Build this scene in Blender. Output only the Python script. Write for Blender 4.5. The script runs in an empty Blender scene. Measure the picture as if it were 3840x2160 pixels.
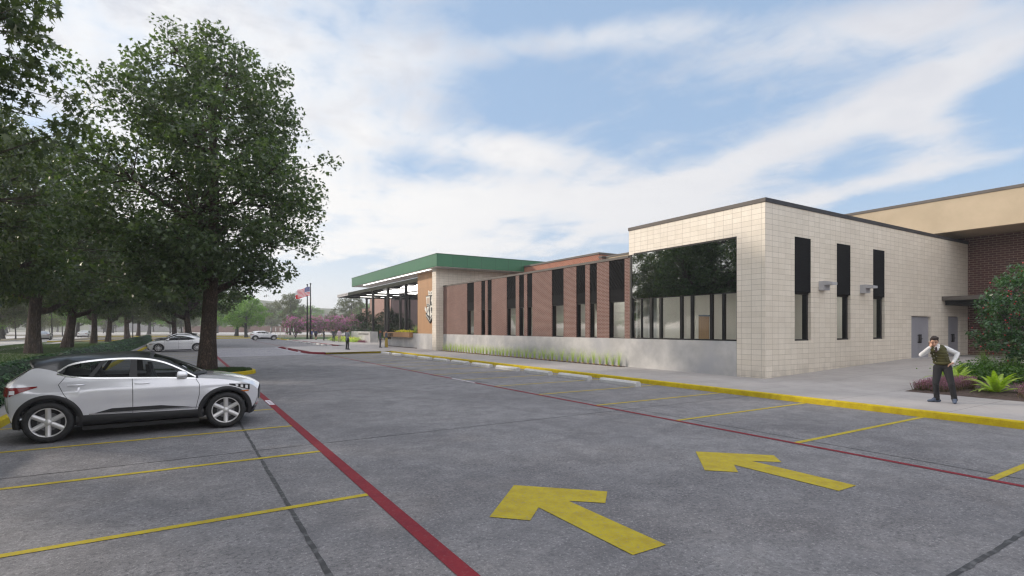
import bpy, bmesh, math, random
from math import sin, cos, pi, sqrt, radians
from mathutils import Vector, Matrix, Euler
# ---------------------------------------------------------------- camera, sky, sun, exposure
SC = bpy.context.scene
COL = SC.collection
YAW = 0.55608           # camera looks this far to the right of +Y
cam_d = bpy.data.cameras.new("camera"); cam = bpy.data.objects.new("camera", cam_d); COL.objects.link(cam)
cam.location = (0, 0, 2.0); cam.rotation_euler = (pi/2, 0, -YAW)
cam_d.sensor_width = 36; cam_d.lens = 36*1981/3840; cam_d.shift_y = 149.5/3840
cam_d.clip_end = 6000; cam_d.clip_start = 0.05
SC.camera = cam
SC.view_settings.view_transform = 'Standard'; SC.view_settings.look = 'None'
SC.view_settings.exposure = 0.95; SC.view_settings.gamma = 1
SC.cycles.filter_width = 1.28
SC.cycles.max_bounces = 7; SC.cycles.transparent_max_bounces = 12; SC.cycles.volume_bounces = 0
SC.cycles.diffuse_bounces = 4; SC.cycles.glossy_bounces = 3
SC.cycles.sample_clamp_indirect = 6; SC.cycles.caustics_reflective = False; SC.cycles.caustics_refractive = False
SUN_EL, SUN_AZ = radians(22), radians(-45)      # azimuth from +Y, clockwise
sun_d = bpy.data.lights.new("sun", 'SUN'); sun = bpy.data.objects.new("sun", sun_d); COL.objects.link(sun)
sun_d.energy = 1.7; sun_d.angle = radians(2.5); sun_d.color = (1.0, .88, .74)
sv = Vector((sin(SUN_AZ)*cos(SUN_EL), cos(SUN_AZ)*cos(SUN_EL), sin(SUN_EL)))
sun.rotation_euler = sv.to_track_quat('Z', 'Y').to_euler(); sun.location = (-60, 60, 40)

W = bpy.data.worlds.new("World"); SC.world = W; W.use_nodes = True
nt = W.node_tree; nt.nodes.clear()
class NB:
    """small node-graph builder"""
    def __init__(s, t): s.t = t; s.n = t.nodes; s.l = t.links
    def new(s, typ, **k):
        n = s.n.new(typ)
        for a, b in k.items(): setattr(n, a, b)
        return n
    def put(s, sock, v):
        if v is None: return
        if hasattr(v, 'is_output') or isinstance(v, bpy.types.NodeSocket): s.l.new(v, sock)
        else: sock.default_value = v
    def m(s, op, a, b=None, c=None, clamp=False):
        n = s.new('ShaderNodeMath', operation=op); n.use_clamp = clamp
        s.put(n.inputs[0], a); s.put(n.inputs[1], b); s.put(n.inputs[2], c); return n.outputs[0]
    def vm(s, op, a, b=None):
        n = s.new('ShaderNodeVectorMath', operation=op); s.put(n.inputs[0], a); s.put(n.inputs[1], b)
        return n.outputs['Value'] if op in ('DOT_PRODUCT', 'LENGTH') else n.outputs[0]
    def mix(s, f, a, b, mode='MIX'):
        n = s.new('ShaderNodeMix', data_type='RGBA', blend_type=mode)
        s.put(n.inputs[0], f); s.put(n.inputs[6], a); s.put(n.inputs[7], b); return n.outputs[2]
    def noise(s, v, scale, det=4, rough=.55, dist=0):
        n = s.new('ShaderNodeTexNoise'); s.put(n.inputs['Vector'], v)
        n.inputs['Scale'].default_value = scale; n.inputs['Detail'].default_value = det
        n.inputs['Roughness'].default_value = rough; n.inputs['Distortion'].default_value = dist
        return n.outputs['Fac']
    def ramp(s, f, lo, hi, a=0.0, b=1.0):
        n = s.new('ShaderNodeMapRange', interpolation_type='SMOOTHSTEP'); s.put(n.inputs[0], f)
        n.inputs[1].default_value = lo; n.inputs[2].default_value = hi; n.inputs[3].default_value = a; n.inputs[4].default_value = b
        return n.outputs[0]
    def comb(s, x, y, z=0.0):
        n = s.new('ShaderNodeCombineXYZ'); s.put(n.inputs[0], x); s.put(n.inputs[1], y); s.put(n.inputs[2], z); return n.outputs[0]

B = NB(nt)
sky = B.new('ShaderNodeTexSky', sky_type='NISHITA'); sky.sun_disc = False
sky.sun_elevation = SUN_EL; sky.sun_rotation = SUN_AZ; sky.air_density = 1.0; sky.dust_density = 1.2; sky.ozone_density = 1.6
dirv = B.new('ShaderNodeTexCoord').outputs['Generated']
FW = (sin(YAW), cos(YAW), 0); RT = (cos(YAW), -sin(YAW), 0)
fd = B.vm('DOT_PRODUCT', dirv, FW); rd = B.vm('DOT_PRODUCT', dirv, RT)
sep = B.new('ShaderNodeSeparateXYZ'); B.put(sep.inputs[0], dirv); ud = sep.outputs[2]
fa = B.m('MAXIMUM', fd, .12)
S_, T_ = B.m('DIVIDE', rd, fa), B.m('DIVIDE', ud, fa)
uh = B.m('MAXIMUM', B.m('ADD', ud, .12), .02)
pl = B.comb(B.m('DIVIDE', sep.outputs[0], uh), B.m('DIVIDE', sep.outputs[1], uh))
mp = B.new('ShaderNodeMapping'); B.put(mp.inputs[0], pl); mp.inputs['Rotation'].default_value = (0, 0, .35); mp.inputs['Scale'].default_value = (1.0, .38, 1)
n1 = B.noise(mp.outputs[0], 1.6, 7, .6, .6)
n2 = B.noise(pl, 4.5, 6, .62, .3)
tot = None
# cloud banks: direction (s,t), half sizes, tilt, strength
for (s0, t0, a, b, rot, k) in [(-.66, .56, .42, .22, -8, .85), (-.66, .20, .42, .16, 0, .75), (.20, .555, .26, .035, 7, .72), (.62, .55, .34, .06, 8, .62),
        (.74, .425, .30, .046, 24, 1.05), (.79, .365, .08, .055, 10, .75), (.0, .335, .17, .036, -7, .95), (.03, .235, .36, .05, 0, .95), (.38, .30, .20, .036, 22, .85),
        (.70, .272, .27, .022, 13, .6), (-.20, .165, .22, .028, 0, .45), (.05, .145, .3, .02, 0, .45), (.80, .60, .2, .08, 5, .3), (-.30, .34, .16, .05, 30, .3), (.42, .20, .25, .02, 5, .4),
        (-.22, .5, .16, .1, 20, .3)]:
    ca, sa = cos(radians(rot)), sin(radians(rot))
    x = B.m('SUBTRACT', S_, s0); y = B.m('SUBTRACT', T_, t0)
    u = B.m('ADD', B.m('MULTIPLY', x, ca/a), B.m('MULTIPLY', y, sa/a))
    v = B.m('ADD', B.m('MULTIPLY', x, -sa/b), B.m('MULTIPLY', y, ca/b))
    g = B.m('MULTIPLY', B.m('EXPONENT', B.m('MULTIPLY', B.m('ADD', B.m('MULTIPLY', u, u), B.m('MULTIPLY', v, v)), -.9)), k)
    tot = g if tot is None else B.m('ADD', tot, g)
base = B.m('ADD', tot, B.m('MULTIPLY', B.m('SUBTRACT', n1, .5), 1.5))
base = B.m('ADD', base, B.m('MULTIPLY', B.m('SUBTRACT', n2, .5), 1.15))
cl = B.ramp(base, .05, .95, .02, .96)
hz = B.ramp(ud, .0, .24, .70, 0)                       # pale air low over the horizon
cl = B.m('MAXIMUM', cl, hz)
skyc = B.mix(1.0, sky.outputs[0], (.105, .105, .105, 1), 'MULTIPLY')
skyc = B.mix(.6, skyc, (.37, .53, .76, 1))
sund = B.vm('DOT_PRODUCT', dirv, tuple(sv))
unseen_cloud = B.m('MAXIMUM', B.ramp(ud, .60, .85), B.ramp(fd, -.25, .10, 1, 0))  # unseen bright cloud overhead and behind the camera, added to lift ambient light
cl = B.m('MAXIMUM', cl, B.m('MULTIPLY', unseen_cloud, .9))
wb = B.ramp(sund, -.2, .95, 0, 1)
cloudc = B.mix(wb, (.66, .66, .68, 1), (.87, .85, .82, 1))
cloudc = B.mix(B.m('MULTIPLY', B.ramp(n2, .4, .68), B.ramp(ud, .15, .5)), cloudc, (.55, .56, .61, 1))
cloudc = B.mix(unseen_cloud, cloudc, (1.25, 1.25, 1.30, 1))
fin = B.mix(cl, skyc, cloudc)
bg = B.new('ShaderNodeBackground'); B.put(bg.inputs[0], fin); bg.inputs[1].default_value = 0.66
B.l.new(bg.outputs[0], B.new('ShaderNodeOutputWorld').inputs[0])

# ---------------------------------------------------------------- materials
MATS = {}
def mat(name, col=(.5, .5, .5), rough=.6, metal=0.0, spec=.5, fn=None, coat=0, trans=0, emit=None):
    if name in MATS: return MATS[name]
    m = bpy.data.materials.new(name); m.use_nodes = True
    b = NB(m.node_tree); p = m.node_tree.nodes['Principled BSDF']
    p.inputs['Base Color'].default_value = (*col, 1); p.inputs['Roughness'].default_value = rough
    p.inputs['Metallic'].default_value = metal; p.inputs['Specular IOR Level'].default_value = spec
    p.inputs['Coat Weight'].default_value = coat; p.inputs['Coat Roughness'].default_value = .06
    if emit: p.inputs['Emission Color'].default_value = (*emit[0], 1); p.inputs['Emission Strength'].default_value = emit[1]
    if fn: fn(b, p)
    MATS[name] = m; return m
def uvc(b, sx=1, sy=1, off=(0, 0)):
    t = b.new('ShaderNodeTexCoord'); mpn = b.new('ShaderNodeMapping'); b.put(mpn.inputs[0], t.outputs['UV'])
    mpn.inputs['Scale'].default_value = (sx, sy, 1); mpn.inputs['Location'].default_value = (*off, 0); return mpn.outputs[0]
def bump(b, p, h, dist=.01, st=.5):
    n = b.new('ShaderNodeBump'); n.inputs['Strength'].default_value = st; n.inputs['Distance'].default_value = dist
    b.put(n.inputs['Height'], h); b.put(p.inputs['Normal'], n.outputs[0])
def brick(b, uv, c1, c2, mo, w, h, ms, off=.5, bias=0):
    n = b.new('ShaderNodeTexBrick'); b.put(n.inputs['Vector'], uv); n.offset = off
    for k, v in (('Color1', (*c1, 1)), ('Color2', (*c2, 1)), ('Mortar', (*mo, 1)), ('Scale', 1), ('Mortar Size', ms), ('Mortar Smooth', .2), ('Bias', bias), ('Brick Width', w), ('Row Height', h)):
        n.inputs[k].default_value = v
    return n
def f_brick(c1, c2, mo, w=.2, h=.0667, ms=.007, off=.5, var=.25, bd=.006):
    def fn(b, p):
        uv = uvc(b); n = brick(b, uv, c1, c2, mo, w, h, ms, off)
        v = b.noise(uv, .8, 4); c = b.mix(b.m('MULTIPLY', b.ramp(v, .3, .7), var), n.outputs[0], tuple(x*.55 for x in c1)+(1,))
        b.put(p.inputs['Base Color'], c)
        bump(b, p, b.m('ADD', b.m('MULTIPLY', n.outputs[1], -1), b.m('MULTIPLY', b.noise(uv, 60, 2), .25)), bd, .8)
    return fn
def f_noise(c1, c2, scale=3, det=5, lo=.3, hi=.7, bs=0, bd=.005, uv=False, c3=None, s3=.3):
    def fn(b, p):
        t = b.new('ShaderNodeTexCoord').outputs['UV' if uv else 'Object']
        f = b.ramp(b.noise(t, scale, det, .6), lo, hi); c = b.mix(f, (*c1, 1), (*c2, 1))
        if c3: c = b.mix(b.ramp(b.noise(t, s3, 3), .45, .7), c, (*c3, 1))
        b.put(p.inputs['Base Color'], c)
        if bs: bump(b, p, b.noise(t, bs, 3), bd, .6)
    return fn
def f_paving(c1, c2, jx, jy, jw=.012, agg=0, dark=(.05, .05, .05)):
    def fn(b, p):
        uv = uvc(b)
        big = b.ramp(b.noise(uv, .28, 6, .65, .5), .34, .66); c = b.mix(big, (*c1, 1), (*c2, 1))
        blot = b.ramp(b.noise(uv, .9, 6, .68), .38, .72); c = b.mix(b.m('MULTIPLY', blot, .32), c, tuple(x*.72 for x in c1)+(1,))
        warm = b.ramp(b.noise(b.vm('ADD', uv, (31, 7, 0)), .5, 4, .6), .56, .74); c = b.mix(b.m('MULTIPLY', warm, .22), c, (c2[0]*1.16, c2[1]*1.0, c2[2]*.84, 1))
        h = b.noise(uv, 45, 3, .6)
        if agg:
            st = b.noise(uv, 19, 5, .85)
            mask = b.ramp(b.noise(uv, .35, 4, .6), .35, .65, .55, 1)
            c = b.mix(b.m('MULTIPLY', b.ramp(st, .49, .60, 0, .9), mask), c, (c1[0]*.42, c1[1]*.42, c1[2]*.43, 1))
            c = b.mix(b.m('MULTIPLY', b.ramp(b.noise(uv, 7, 6, .75), .52, .68, 0, .45), mask), c, (c1[0]*.6, c1[1]*.6, c1[2]*.62, 1))
            vs = b.new('ShaderNodeTexVoronoi'); b.put(vs.inputs['Vector'], uv); vs.inputs['Scale'].default_value = .55
            c = b.mix(b.m('MULTIPLY', b.ramp(vs.outputs['Distance'], .02, .22, 1, 0), b.ramp(b.noise(uv, 3, 4, .7), .40, .62, 0, .45)), c, (.07, .068, .07, 1))
            c = b.mix(b.ramp(b.noise(uv, 30, 4, .8), .53, .64, 0, .85), c, (c2[0]*1.55, c2[1]*1.5, c2[2]*1.48, 1))
            c = b.mix(b.ramp(b.noise(uv, 2.2, 7, .75, .4), .42, .60, 0, .34), c, (c1[0]*.55, c1[1]*.55, c1[2]*.56, 1))
            c = b.mix(b.ramp(b.noise(b.vm('ADD', uv, (9, 3, 0)), 3.1, 7, .78), .50, .66, 0, .30), c, (c2[0]*1.35, c2[1]*1.30, c2[2]*1.25, 1))
            vo = b.new('ShaderNodeTexVoronoi'); b.put(vo.inputs['Vector'], uv); vo.inputs['Scale'].default_value = 75
            c = b.mix(b.ramp(vo.outputs['Distance'], .0, .5, .38, 0), c, (c1[0]*.5, c1[1]*.5, c1[2]*.5, 1)); h = b.m('ADD', h, vo.outputs['Distance'])
        else:
            c = b.mix(b.ramp(b.noise(uv, 30, 4, .7), .4, .75, 0, .2), c, tuple(x*.7 for x in c1)+(1,))
        if jx:
            n = brick(b, uv, (1, 1, 1), (1, 1, 1), (0, 0, 0), jx, jy, jw, 0)
            c = b.mix(b.m('MULTIPLY', n.outputs[1], .7), c, (*dark, 1)); h = b.m('SUBTRACT', h, b.m('MULTIPLY', n.outputs[1], 2))
        b.put(p.inputs['Base Color'], c); b.put(p.inputs['Roughness'], b.ramp(blot, 0, 1, .72, .9)); bump(b, p, h, .006, .55)
    return fn
def leafmat(name, c1, c2, tr=.35, rough=.42, spec=.5, hue=None):
    def fn(b, p):
        oi = b.new('ShaderNodeNewGeometry'); t = b.new('ShaderNodeTexCoord').outputs['Object']
        f = b.m('ADD', b.m('MULTIPLY', oi.outputs['Random Per Island'], .75), b.m('MULTIPLY', b.noise(t, .45, 2), .5), clamp=True)
        c = b.mix(b.ramp(f, .25, .95), (*c1, 1), (*c2, 1))
        if hue: c = b.mix(b.ramp(oi.outputs['Random Per Island'], hue[1], hue[1]+.02), c, (*hue[0], 1))
        b.put(p.inputs['Base Color'], c)
        tn = b.new('ShaderNodeBsdfTranslucent'); b.put(tn.inputs[0], b.mix(1.0, c, (1.5, 1.7, .6, 1), 'MULTIPLY'))
        ms = b.new('ShaderNodeMixShader'); ms.inputs[0].default_value = tr
        b.l.new(p.outputs[0], ms.inputs[1]); b.l.new(tn.outputs[0], ms.inputs[2])
        b.l.new(ms.outputs[0], b.t.nodes['Material Output'].inputs[0])
    return mat(name, c1, rough, 0, spec, fn)
def glassmat(name, tint=(.8, .84, .84), rf=.09):
    def fn(b, p):
        tr = b.new('ShaderNodeBsdfTransparent'); tr.inputs[0].default_value = (*tint, 1)
        gl = b.new('ShaderNodeBsdfGlossy'); gl.inputs['Roughness'].default_value = .02
        lw = b.new('ShaderNodeLayerWeight'); lw.inputs[0].default_value = .35
        ms = b.new('ShaderNodeMixShader'); b.put(ms.inputs[0], b.ramp(lw.outputs['Fresnel'], 0, 1.0, rf*.15, .3))
        b.l.new(tr.outputs[0], ms.inputs[1]); b.l.new(gl.outputs[0], ms.inputs[2]); b.l.new(ms.outputs[0], b.t.nodes['Material Output'].inputs[0])
    return mat(name, fn=fn)

M_ASPH = mat('lot_concrete', rough=.85, spec=.3, fn=f_paving((.150, .147, .156), (.225, .221, .229), 0, 0, agg=1))
M_WALK = mat('walk_concrete', rough=.85, fn=f_paving((.315, .295, .285), (.375, .35, .34), 2.4, 2.4, .008))
M_STREET = mat('street_concrete', rough=.85, fn=f_paving((.42, .40, .38), (.48, .46, .44), 6, 6, .02))
M_JOINT = mat('joint_tar', (.035, .035, .038), .7, fn=f_noise((.03, .03, .032), (.12, .12, .125), 9, 5, .45, .75))
def paint(name, c, worn=.3):
    def fn(b, p):
        t = b.new('ShaderNodeTexCoord').outputs['Object']
        c2 = b.mix(b.ramp(b.noise(t, 4, 7, .75), .38, .66, 0, .65), (*c, 1), (c[0]*.68, c[1]*.62, c[2]*.9, 1))
        c2 = b.mix(b.ramp(b.noise(t, 26, 5, .8), .52, .66, 0, worn), c2, (.19, .19, .19, 1))
        b.put(p.inputs['Base Color'], c2); bump(b, p, b.noise(t, 60, 3), .004, .4)
    return mat(name, c, .75, 0, .2, fn=fn)
M_YEL = paint('yellow_paint', (.42, .335, .022), .55); M_YELK = paint('yellow_kerb_paint', (.52, .40, .014), .1)
M_RED = paint('red_paint', (.19, .016, .024), .15); M_WHT = paint('white_paint', (.62, .62, .62), .25); M_WHTT = paint('faded_white_paint', (.58, .58, .59), .2)
M_CONC = mat('raw_concrete', rough=.8, fn=f_noise((.36, .355, .35), (.50, .49, .475), 1.1, 7, .30, .70, 20, .003, True, (.36, .36, .375), .6))
M_STOPC = mat('stop_concrete', rough=.85, fn=f_noise((.42, .42, .42), (.52, .52, .51), 3, 5, .3, .7, 40, .004))
def f_tile(b, p):
    uv = uvc(b); n = brick(b, uv, (.70, .63, .53), (.77, .70, .60), (.29, .24, .185), .4, .2, .0048, 0)
    n2 = b.noise(b.vm('MULTIPLY', uv, (9, 1.2, 1)), 1, 3)
    c = b.mix(b.ramp(n2, .35, .7, 0, .22), n.outputs[0], (.54, .49, .41, 1)); c = b.mix(b.ramp(b.noise(uv, .35, 5), .4, .75, 0, .35), c, (.50, .45, .38, 1)); sp = b.new('ShaderNodeSeparateXYZ'); b.put(sp.inputs[0], uv); c = b.mix(b.m('MULTIPLY', b.ramp(sp.outputs[1], .15, .75, 1, 0), b.ramp(b.noise(b.vm('MULTIPLY', uv, (3, 1, 1)), 1, 5), .35, .65, 0, .4)), c, (.33, .30, .26, 1))
    b.put(p.inputs['Base Color'], c); bump(b, p, b.m('MULTIPLY', n.outputs[1], -1), .006, .7)
M_TILE = mat('cream_block', rough=.5, fn=f_tile)
M_BRICK = mat('red_brown_brick', rough=.85, fn=f_brick((.155, .064, .050), (.115, .047, .039), (.34, .265, .225), .2, .0667, .0105))
M_BRICKO = mat('orange_brick', rough=.85, fn=f_brick((.34, .12, .07), (.29, .10, .06), (.48, .34, .26), .22, .085, .009))
M_BRICKD = mat('dark_red_brick', rough=.85, fn=f_brick((.125, .052, .046), (.095, .042, .040), (.36, .28, .22), .33, .12, .013))
M_BRICKP = mat('pale_brick', rough=.85, fn=f_brick((.33, .195, .165), (.29, .17, .145), (.42, .3, .26), .2, .0667, .006))
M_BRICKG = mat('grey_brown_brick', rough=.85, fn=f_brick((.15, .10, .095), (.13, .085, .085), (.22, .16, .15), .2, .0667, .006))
M_BLKB = mat('black_brick', rough=.85, spec=.15, fn=f_brick((.013, .013, .014), (.010, .010, .011), (.005, .005, .005), .2, .0667, .005))
M_BLKM = mat('black_metal', (.010, .010, .011), .45, .0, .25, fn=f_noise((.010, .010, .011), (.016, .016, .017), 4))
M_COP = mat('grey_coping', rough=.6, metal=.0, spec=.3, fn=f_noise((.10, .088, .078), (.125, .11, .098), 1.5))
M_COPD = mat('dark_coping', rough=.6, metal=.0, spec=.3, fn=f_noise((.035, .035, .040), (.045, .045, .05), 1.5))
def f_green(b, p):
    uv = uvc(b); n = brick(b, uv, (.035, .135, .07), (.04, .15, .075), (.012, .05, .03), 1.3, 6, .012, 0)
    c = b.mix(b.ramp(b.noise(uv, .7, 3), .4, .7, 0, .3), n.outputs[0], (.045, .15, .08, 1)); b.put(p.inputs['Base Color'], c)
    bump(b, p, b.m('MULTIPLY', n.outputs[1], -1), .01, .6)
M_GREEN = mat('green_metal_panel', rough=.42, metal=.25, fn=f_green)
M_SOFF = mat('white_soffit', rough=.6, fn=f_noise((.62, .60, .58), (.68, .66, .64), 1.2))
def f_wood(c1, c2, vert=True):
    def fn(b, p):
        uv = uvc(b); n = brick(b, uv, c1, c2, tuple(x*.35 for x in c1), .14, 1.83, .004, 0)
        g = b.noise(b.vm('MULTIPLY', uv, (26, 1.3, 1) if vert else (1.3, 26, 1)), 1, 5, .6)
        b.put(p.inputs['Base Color'], b.mix(b.ramp(g, .3, .75, 0, .5), n.outputs[0], tuple(x*.62 for x in c1)+(1,))); bump(b, p, b.m('MULTIPLY', n.outputs[1], -1), .006, .5)
    return fn
M_WOOD = mat('wood_cladding', rough=.5, fn=f_wood((.46, .25, .115), (.40, .215, .10)))
M_DWOOD = mat('oak_door', rough=.5, fn=f_wood((.44, .27, .14), (.42, .26, .135)))
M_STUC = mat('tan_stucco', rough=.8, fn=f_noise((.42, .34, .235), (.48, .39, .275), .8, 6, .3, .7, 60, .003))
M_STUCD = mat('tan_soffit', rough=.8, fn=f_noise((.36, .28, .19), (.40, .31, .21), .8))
M_DOOR = mat('grey_door_paint', rough=.45, fn=f_noise((.27, .27, .30), (.30, .30, .33), 1.2))
M_INT = mat('interior_plaster', rough=.8, fn=f_noise((.68, .66, .62), (.73, .71, .67), .7))
M_INTF = mat('interior_floor', rough=.5, fn=f_noise((.25, .24, .22), (.30, .29, .27), 2))
M_LAMP = mat('lamp_diffuser', (.9, .9, .88), .5, emit=((1, .97, .92), 2.2), fn=lambda b, p: None)
M_ROOMFILL = mat('room_fill_glow', (.9, .9, .88), .5, emit=((1, .95, .88), 7.5))  # glow of the fill panels added inside the rooms
M_GLASS = glassmat('clear_glass'); M_CARG = glassmat('car_glass', (.60, .63, .64), .05)
def f_spandrel(b, p):
    t = b.new('ShaderNodeTexCoord').outputs['Object']; bump(b, p, b.noise(t, .8, 2), .02, .05)
M_SPAN = mat('dark_mirror_glass', (.46, .48, .50), .02, 1.0, 1.0, fn=f_spandrel)
M_SOIL = mat('mulch_soil', rough=.95, fn=f_noise((.045, .028, .022), (.09, .06, .05), 14, 6, .3, .7, 60, .02))
M_BARK = None
def f_bark(c1, c2, sc=(9, 9, 1.6), bd=.05):
    def fn(b, p):
        t = b.new('ShaderNodeTexCoord').outputs['Object']; v = b.vm('MULTIPLY', t, sc)
        n = b.noise(v, 1.4, 6, .65, .6); r = b.m('ABSOLUTE', b.m('SUBTRACT', n, .5))
        c = b.mix(b.ramp(r, .0, .13), tuple(x*.28 for x in c1)+(1,), b.mix(b.ramp(b.noise(t, 2.2, 4), .35, .65), (*c1, 1), (*c2, 1)))
        b.put(p.inputs['Base Color'], c); bump(b, p, b.ramp(r, 0, .16), bd, 1.0)
    return fn
M_BARK = mat('furrowed_bark', rough=.9, fn=f_bark((.20, .135, .10), (.12, .095, .085)))
M_BARKM = mat('maple_bark', rough=.9, fn=f_bark((.15, .10, .07), (.095, .07, .055), (11, 11, 4), .03))
M_BARKG = mat('grey_bark', rough=.9, fn=f_bark((.16, .15, .15), (.11, .11, .12), (8, 8, 1.5), .03))
def f_lawn(b, p):
    t = b.new('ShaderNodeTexCoord').outputs['Object']
    c = b.mix(b.ramp(b.noise(t, .35, 5), .3, .7), (.035, .085, .014, 1), (.055, .12, .022, 1))
    c = b.mix(b.ramp(b.noise(t, 22, 4, .7), .35, .75, 0, .6), c, (.014, .034, .008, 1)); b.put(p.inputs['Base Color'], c); bump(b, p, b.noise(t, 40, 4, .7), .05, 1)
M_LAWN = mat('lawn_turf', rough=.9, fn=f_lawn)
M_DRY = mat('dry_turf', rough=.95, fn=f_noise((.13, .115, .075), (.18, .155, .105), .6, 6, .3, .7, 30, .04))
M_GRND = mat('far_ground', rough=.95, fn=f_noise((.07, .09, .045), (.12, .12, .08), .05, 5))

# ---------------------------------------------------------------- mesh helpers
class MB:
    def __init__(s): s.v = []; s.f = []; s.mi = []; s.uv = {}
    def face(s, pts, mi=0, uv=None):
        i = len(s.v); s.v += [tuple(p) for p in pts]; s.f.append(tuple(range(i, i+len(pts)))); s.mi.append(mi)
        if uv: s.uv[len(s.f)-1] = uv
        return s
    def box(s, x0, y0, z0, x1, y1, z1, mi=0, skip=''):
        i = len(s.v); s.v += [(x, y, z) for x in (x0, x1) for y in (y0, y1) for z in (z0, z1)]
        q = {'x': (0, 1, 3, 2), 'X': (4, 6, 7, 5), 'y': (0, 4, 5, 1), 'Y': (2, 3, 7, 6), 'z': (0, 2, 6, 4), 'Z': (1, 5, 7, 3)}
        for k, t in q.items():
            if k not in skip: s.f.append(tuple(i+j for j in t)); s.mi.append(mi)
        return s
    def grid(s, pts, mi=0, flip=False, closed=False):
        """pts[i][j] -> quads"""
        i0 = len(s.v); n = len(pts); m = len(pts[0])
        for r in pts: s.v += [tuple(p) for p in r]
        for a in range(n-1 + (1 if closed else 0)):
            for c in range(m-1):
                a2 = (a+1) % n; q = (i0+a*m+c, i0+a2*m+c, i0+a2*m+c+1, i0+a*m+c+1)
                s.f.append(q[::-1] if flip else q); s.mi.append(mi)
        return s
    def tube(s, path, rad, n=8, mi=0, cap=True):
        path = [Vector(p) for p in path]; i0 = len(s.v); up = Vector((.13, .27, .95)).normalized()
        for k, p in enumerate(path):
            d = (path[min(k+1, len(path)-1)]-path[max(k-1, 0)]).normalized()
            u = d.cross(up); u = u.normalized() if u.length > 1e-3 else Vector((1, 0, 0)); w = d.cross(u)
            r = rad[k] if hasattr(rad, '__len__') else rad
            for j in range(n):
                a = 2*pi*j/n; s.v.append(tuple(p+(u*cos(a)+w*sin(a))*r))
        for k in range(len(path)-1):
            for j in range(n):
                a, b_ = i0+k*n+j, i0+k*n+(j+1) % n; s.f.append((a, b_, b_+n, a+n)); s.mi.append(mi)
        if cap:
            s.f.append(tuple(i0+j for j in range(n))[::-1]); s.mi.append(mi)
            s.f.append(tuple(i0+(len(path)-1)*n+j for j in range(n))); s.mi.append(mi)
        return s
    def lathe(s, prof, c=(0, 0, 0), n=24, axis='z', mi=0):
        i0 = len(s.v); m = len(prof)
        for j in range(n):
            a = 2*pi*j/n
            for (r, h) in prof:
                p = (r*cos(a), r*sin(a), h)
                if axis == 'y': p = (r*cos(a), h, r*sin(a))
                s.v.append((p[0]+c[0], p[1]+c[1], p[2]+c[2]))
        for j in range(n):
            for k in range(m-1):
                q = (i0+j*m+k, i0+((j+1) % n)*m+k, i0+((j+1) % n)*m+k+1, i0+j*m+k+1); s.f.append(q if axis == 'z' else q[::-1]); s.mi.append(mi)
        return s
    def build(s, name, mats, parent=None, smooth=False, origin=None, mi_uv=None):
        if not isinstance(mats, (list, tuple)): mats = [mats]
        off = Vector(parent.location) if parent is not None and parent.parent is None else Vector((0, 0, 0))
        if parent is not None and parent.parent is not None: off = Vector(parent.location)+Vector(parent.parent.location)
        if origin is not None: off = Vector(origin)
        me = bpy.data.meshes.new(name); me.from_pydata([(x-off.x, y-off.y, z-off.z) for x, y, z in s.v], [], s.f)
        for m_ in mats: me.materials.append(m_)
        me.polygons.foreach_set('material_index', s.mi)
        if len(s.f) < 60000:
            uvl = me.uv_layers.new(name='UVMap').data
            for p in me.polygons:
                cu = s.uv.get(p.index)
                if cu:
                    for k, li in enumerate(p.loop_indices): uvl[li].uv = cu[k]
                    continue
                nx, ny, nz = abs(p.normal.x), abs(p.normal.y), abs(p.normal.z)
                for li, vi in zip(p.loop_indices, p.vertices):
                    x, y, z = s.v[vi]
                    uvl[li].uv = (x, y) if nz >= nx and nz >= ny else ((y, z) if nx >= ny else (x, z))
        if smooth: me.polygons.foreach_set('use_smooth', [True]*len(me.polygons))
        me.update()
        o = bpy.data.objects.new(name, me); COL.objects.link(o)
        if origin is not None: o.location = origin
        if parent is not None: o.parent = parent
        return o
def tag(o, label=None, cat=None, group=None, kind=None):
    if label: o['label'] = label
    if cat: o['category'] = cat
    if group: o['group'] = group
    if kind: o['kind'] = kind
    return o
def thing(name, label, cat, loc=(0, 0, 0), rz=0, group=None):
    o = bpy.data.objects.new(name, None); COL.objects.link(o); o.empty_display_size = .3
    o.location = loc; o.rotation_euler = (0, 0, rz); return tag(o, label, cat, group)
def struct(name, mb, m, smooth=False): return tag(mb.build(name, m, smooth=smooth), kind='structure')
def dup(root, loc, rz=0, label=None, group=None, sc=None):
    r = root.copy(); COL.objects.link(r); r.location = loc; r.rotation_euler = (0, 0, rz)
    if sc is not None: r.scale = (sc, sc, sc) if not hasattr(sc, '__len__') else sc
    if label: r['label'] = label
    if group: r['group'] = group
    for ch in list(root.children):
        c = ch.copy(); COL.objects.link(c); c.parent = r
        for g in list(ch.children):
            d = g.copy(); COL.objects.link(d); d.parent = c
    return r
def lerp(a, b, t): return a+(b-a)*t
def curve(pts):
    def f(x):
        if x <= pts[0][0]: return pts[0][1]
        for (x0, y0), (x1, y1) in zip(pts, pts[1:]):
            if x <= x1: return y0+(y1-y0)*(x-x0)/(x1-x0)
        return pts[-1][1]
    return f
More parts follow.
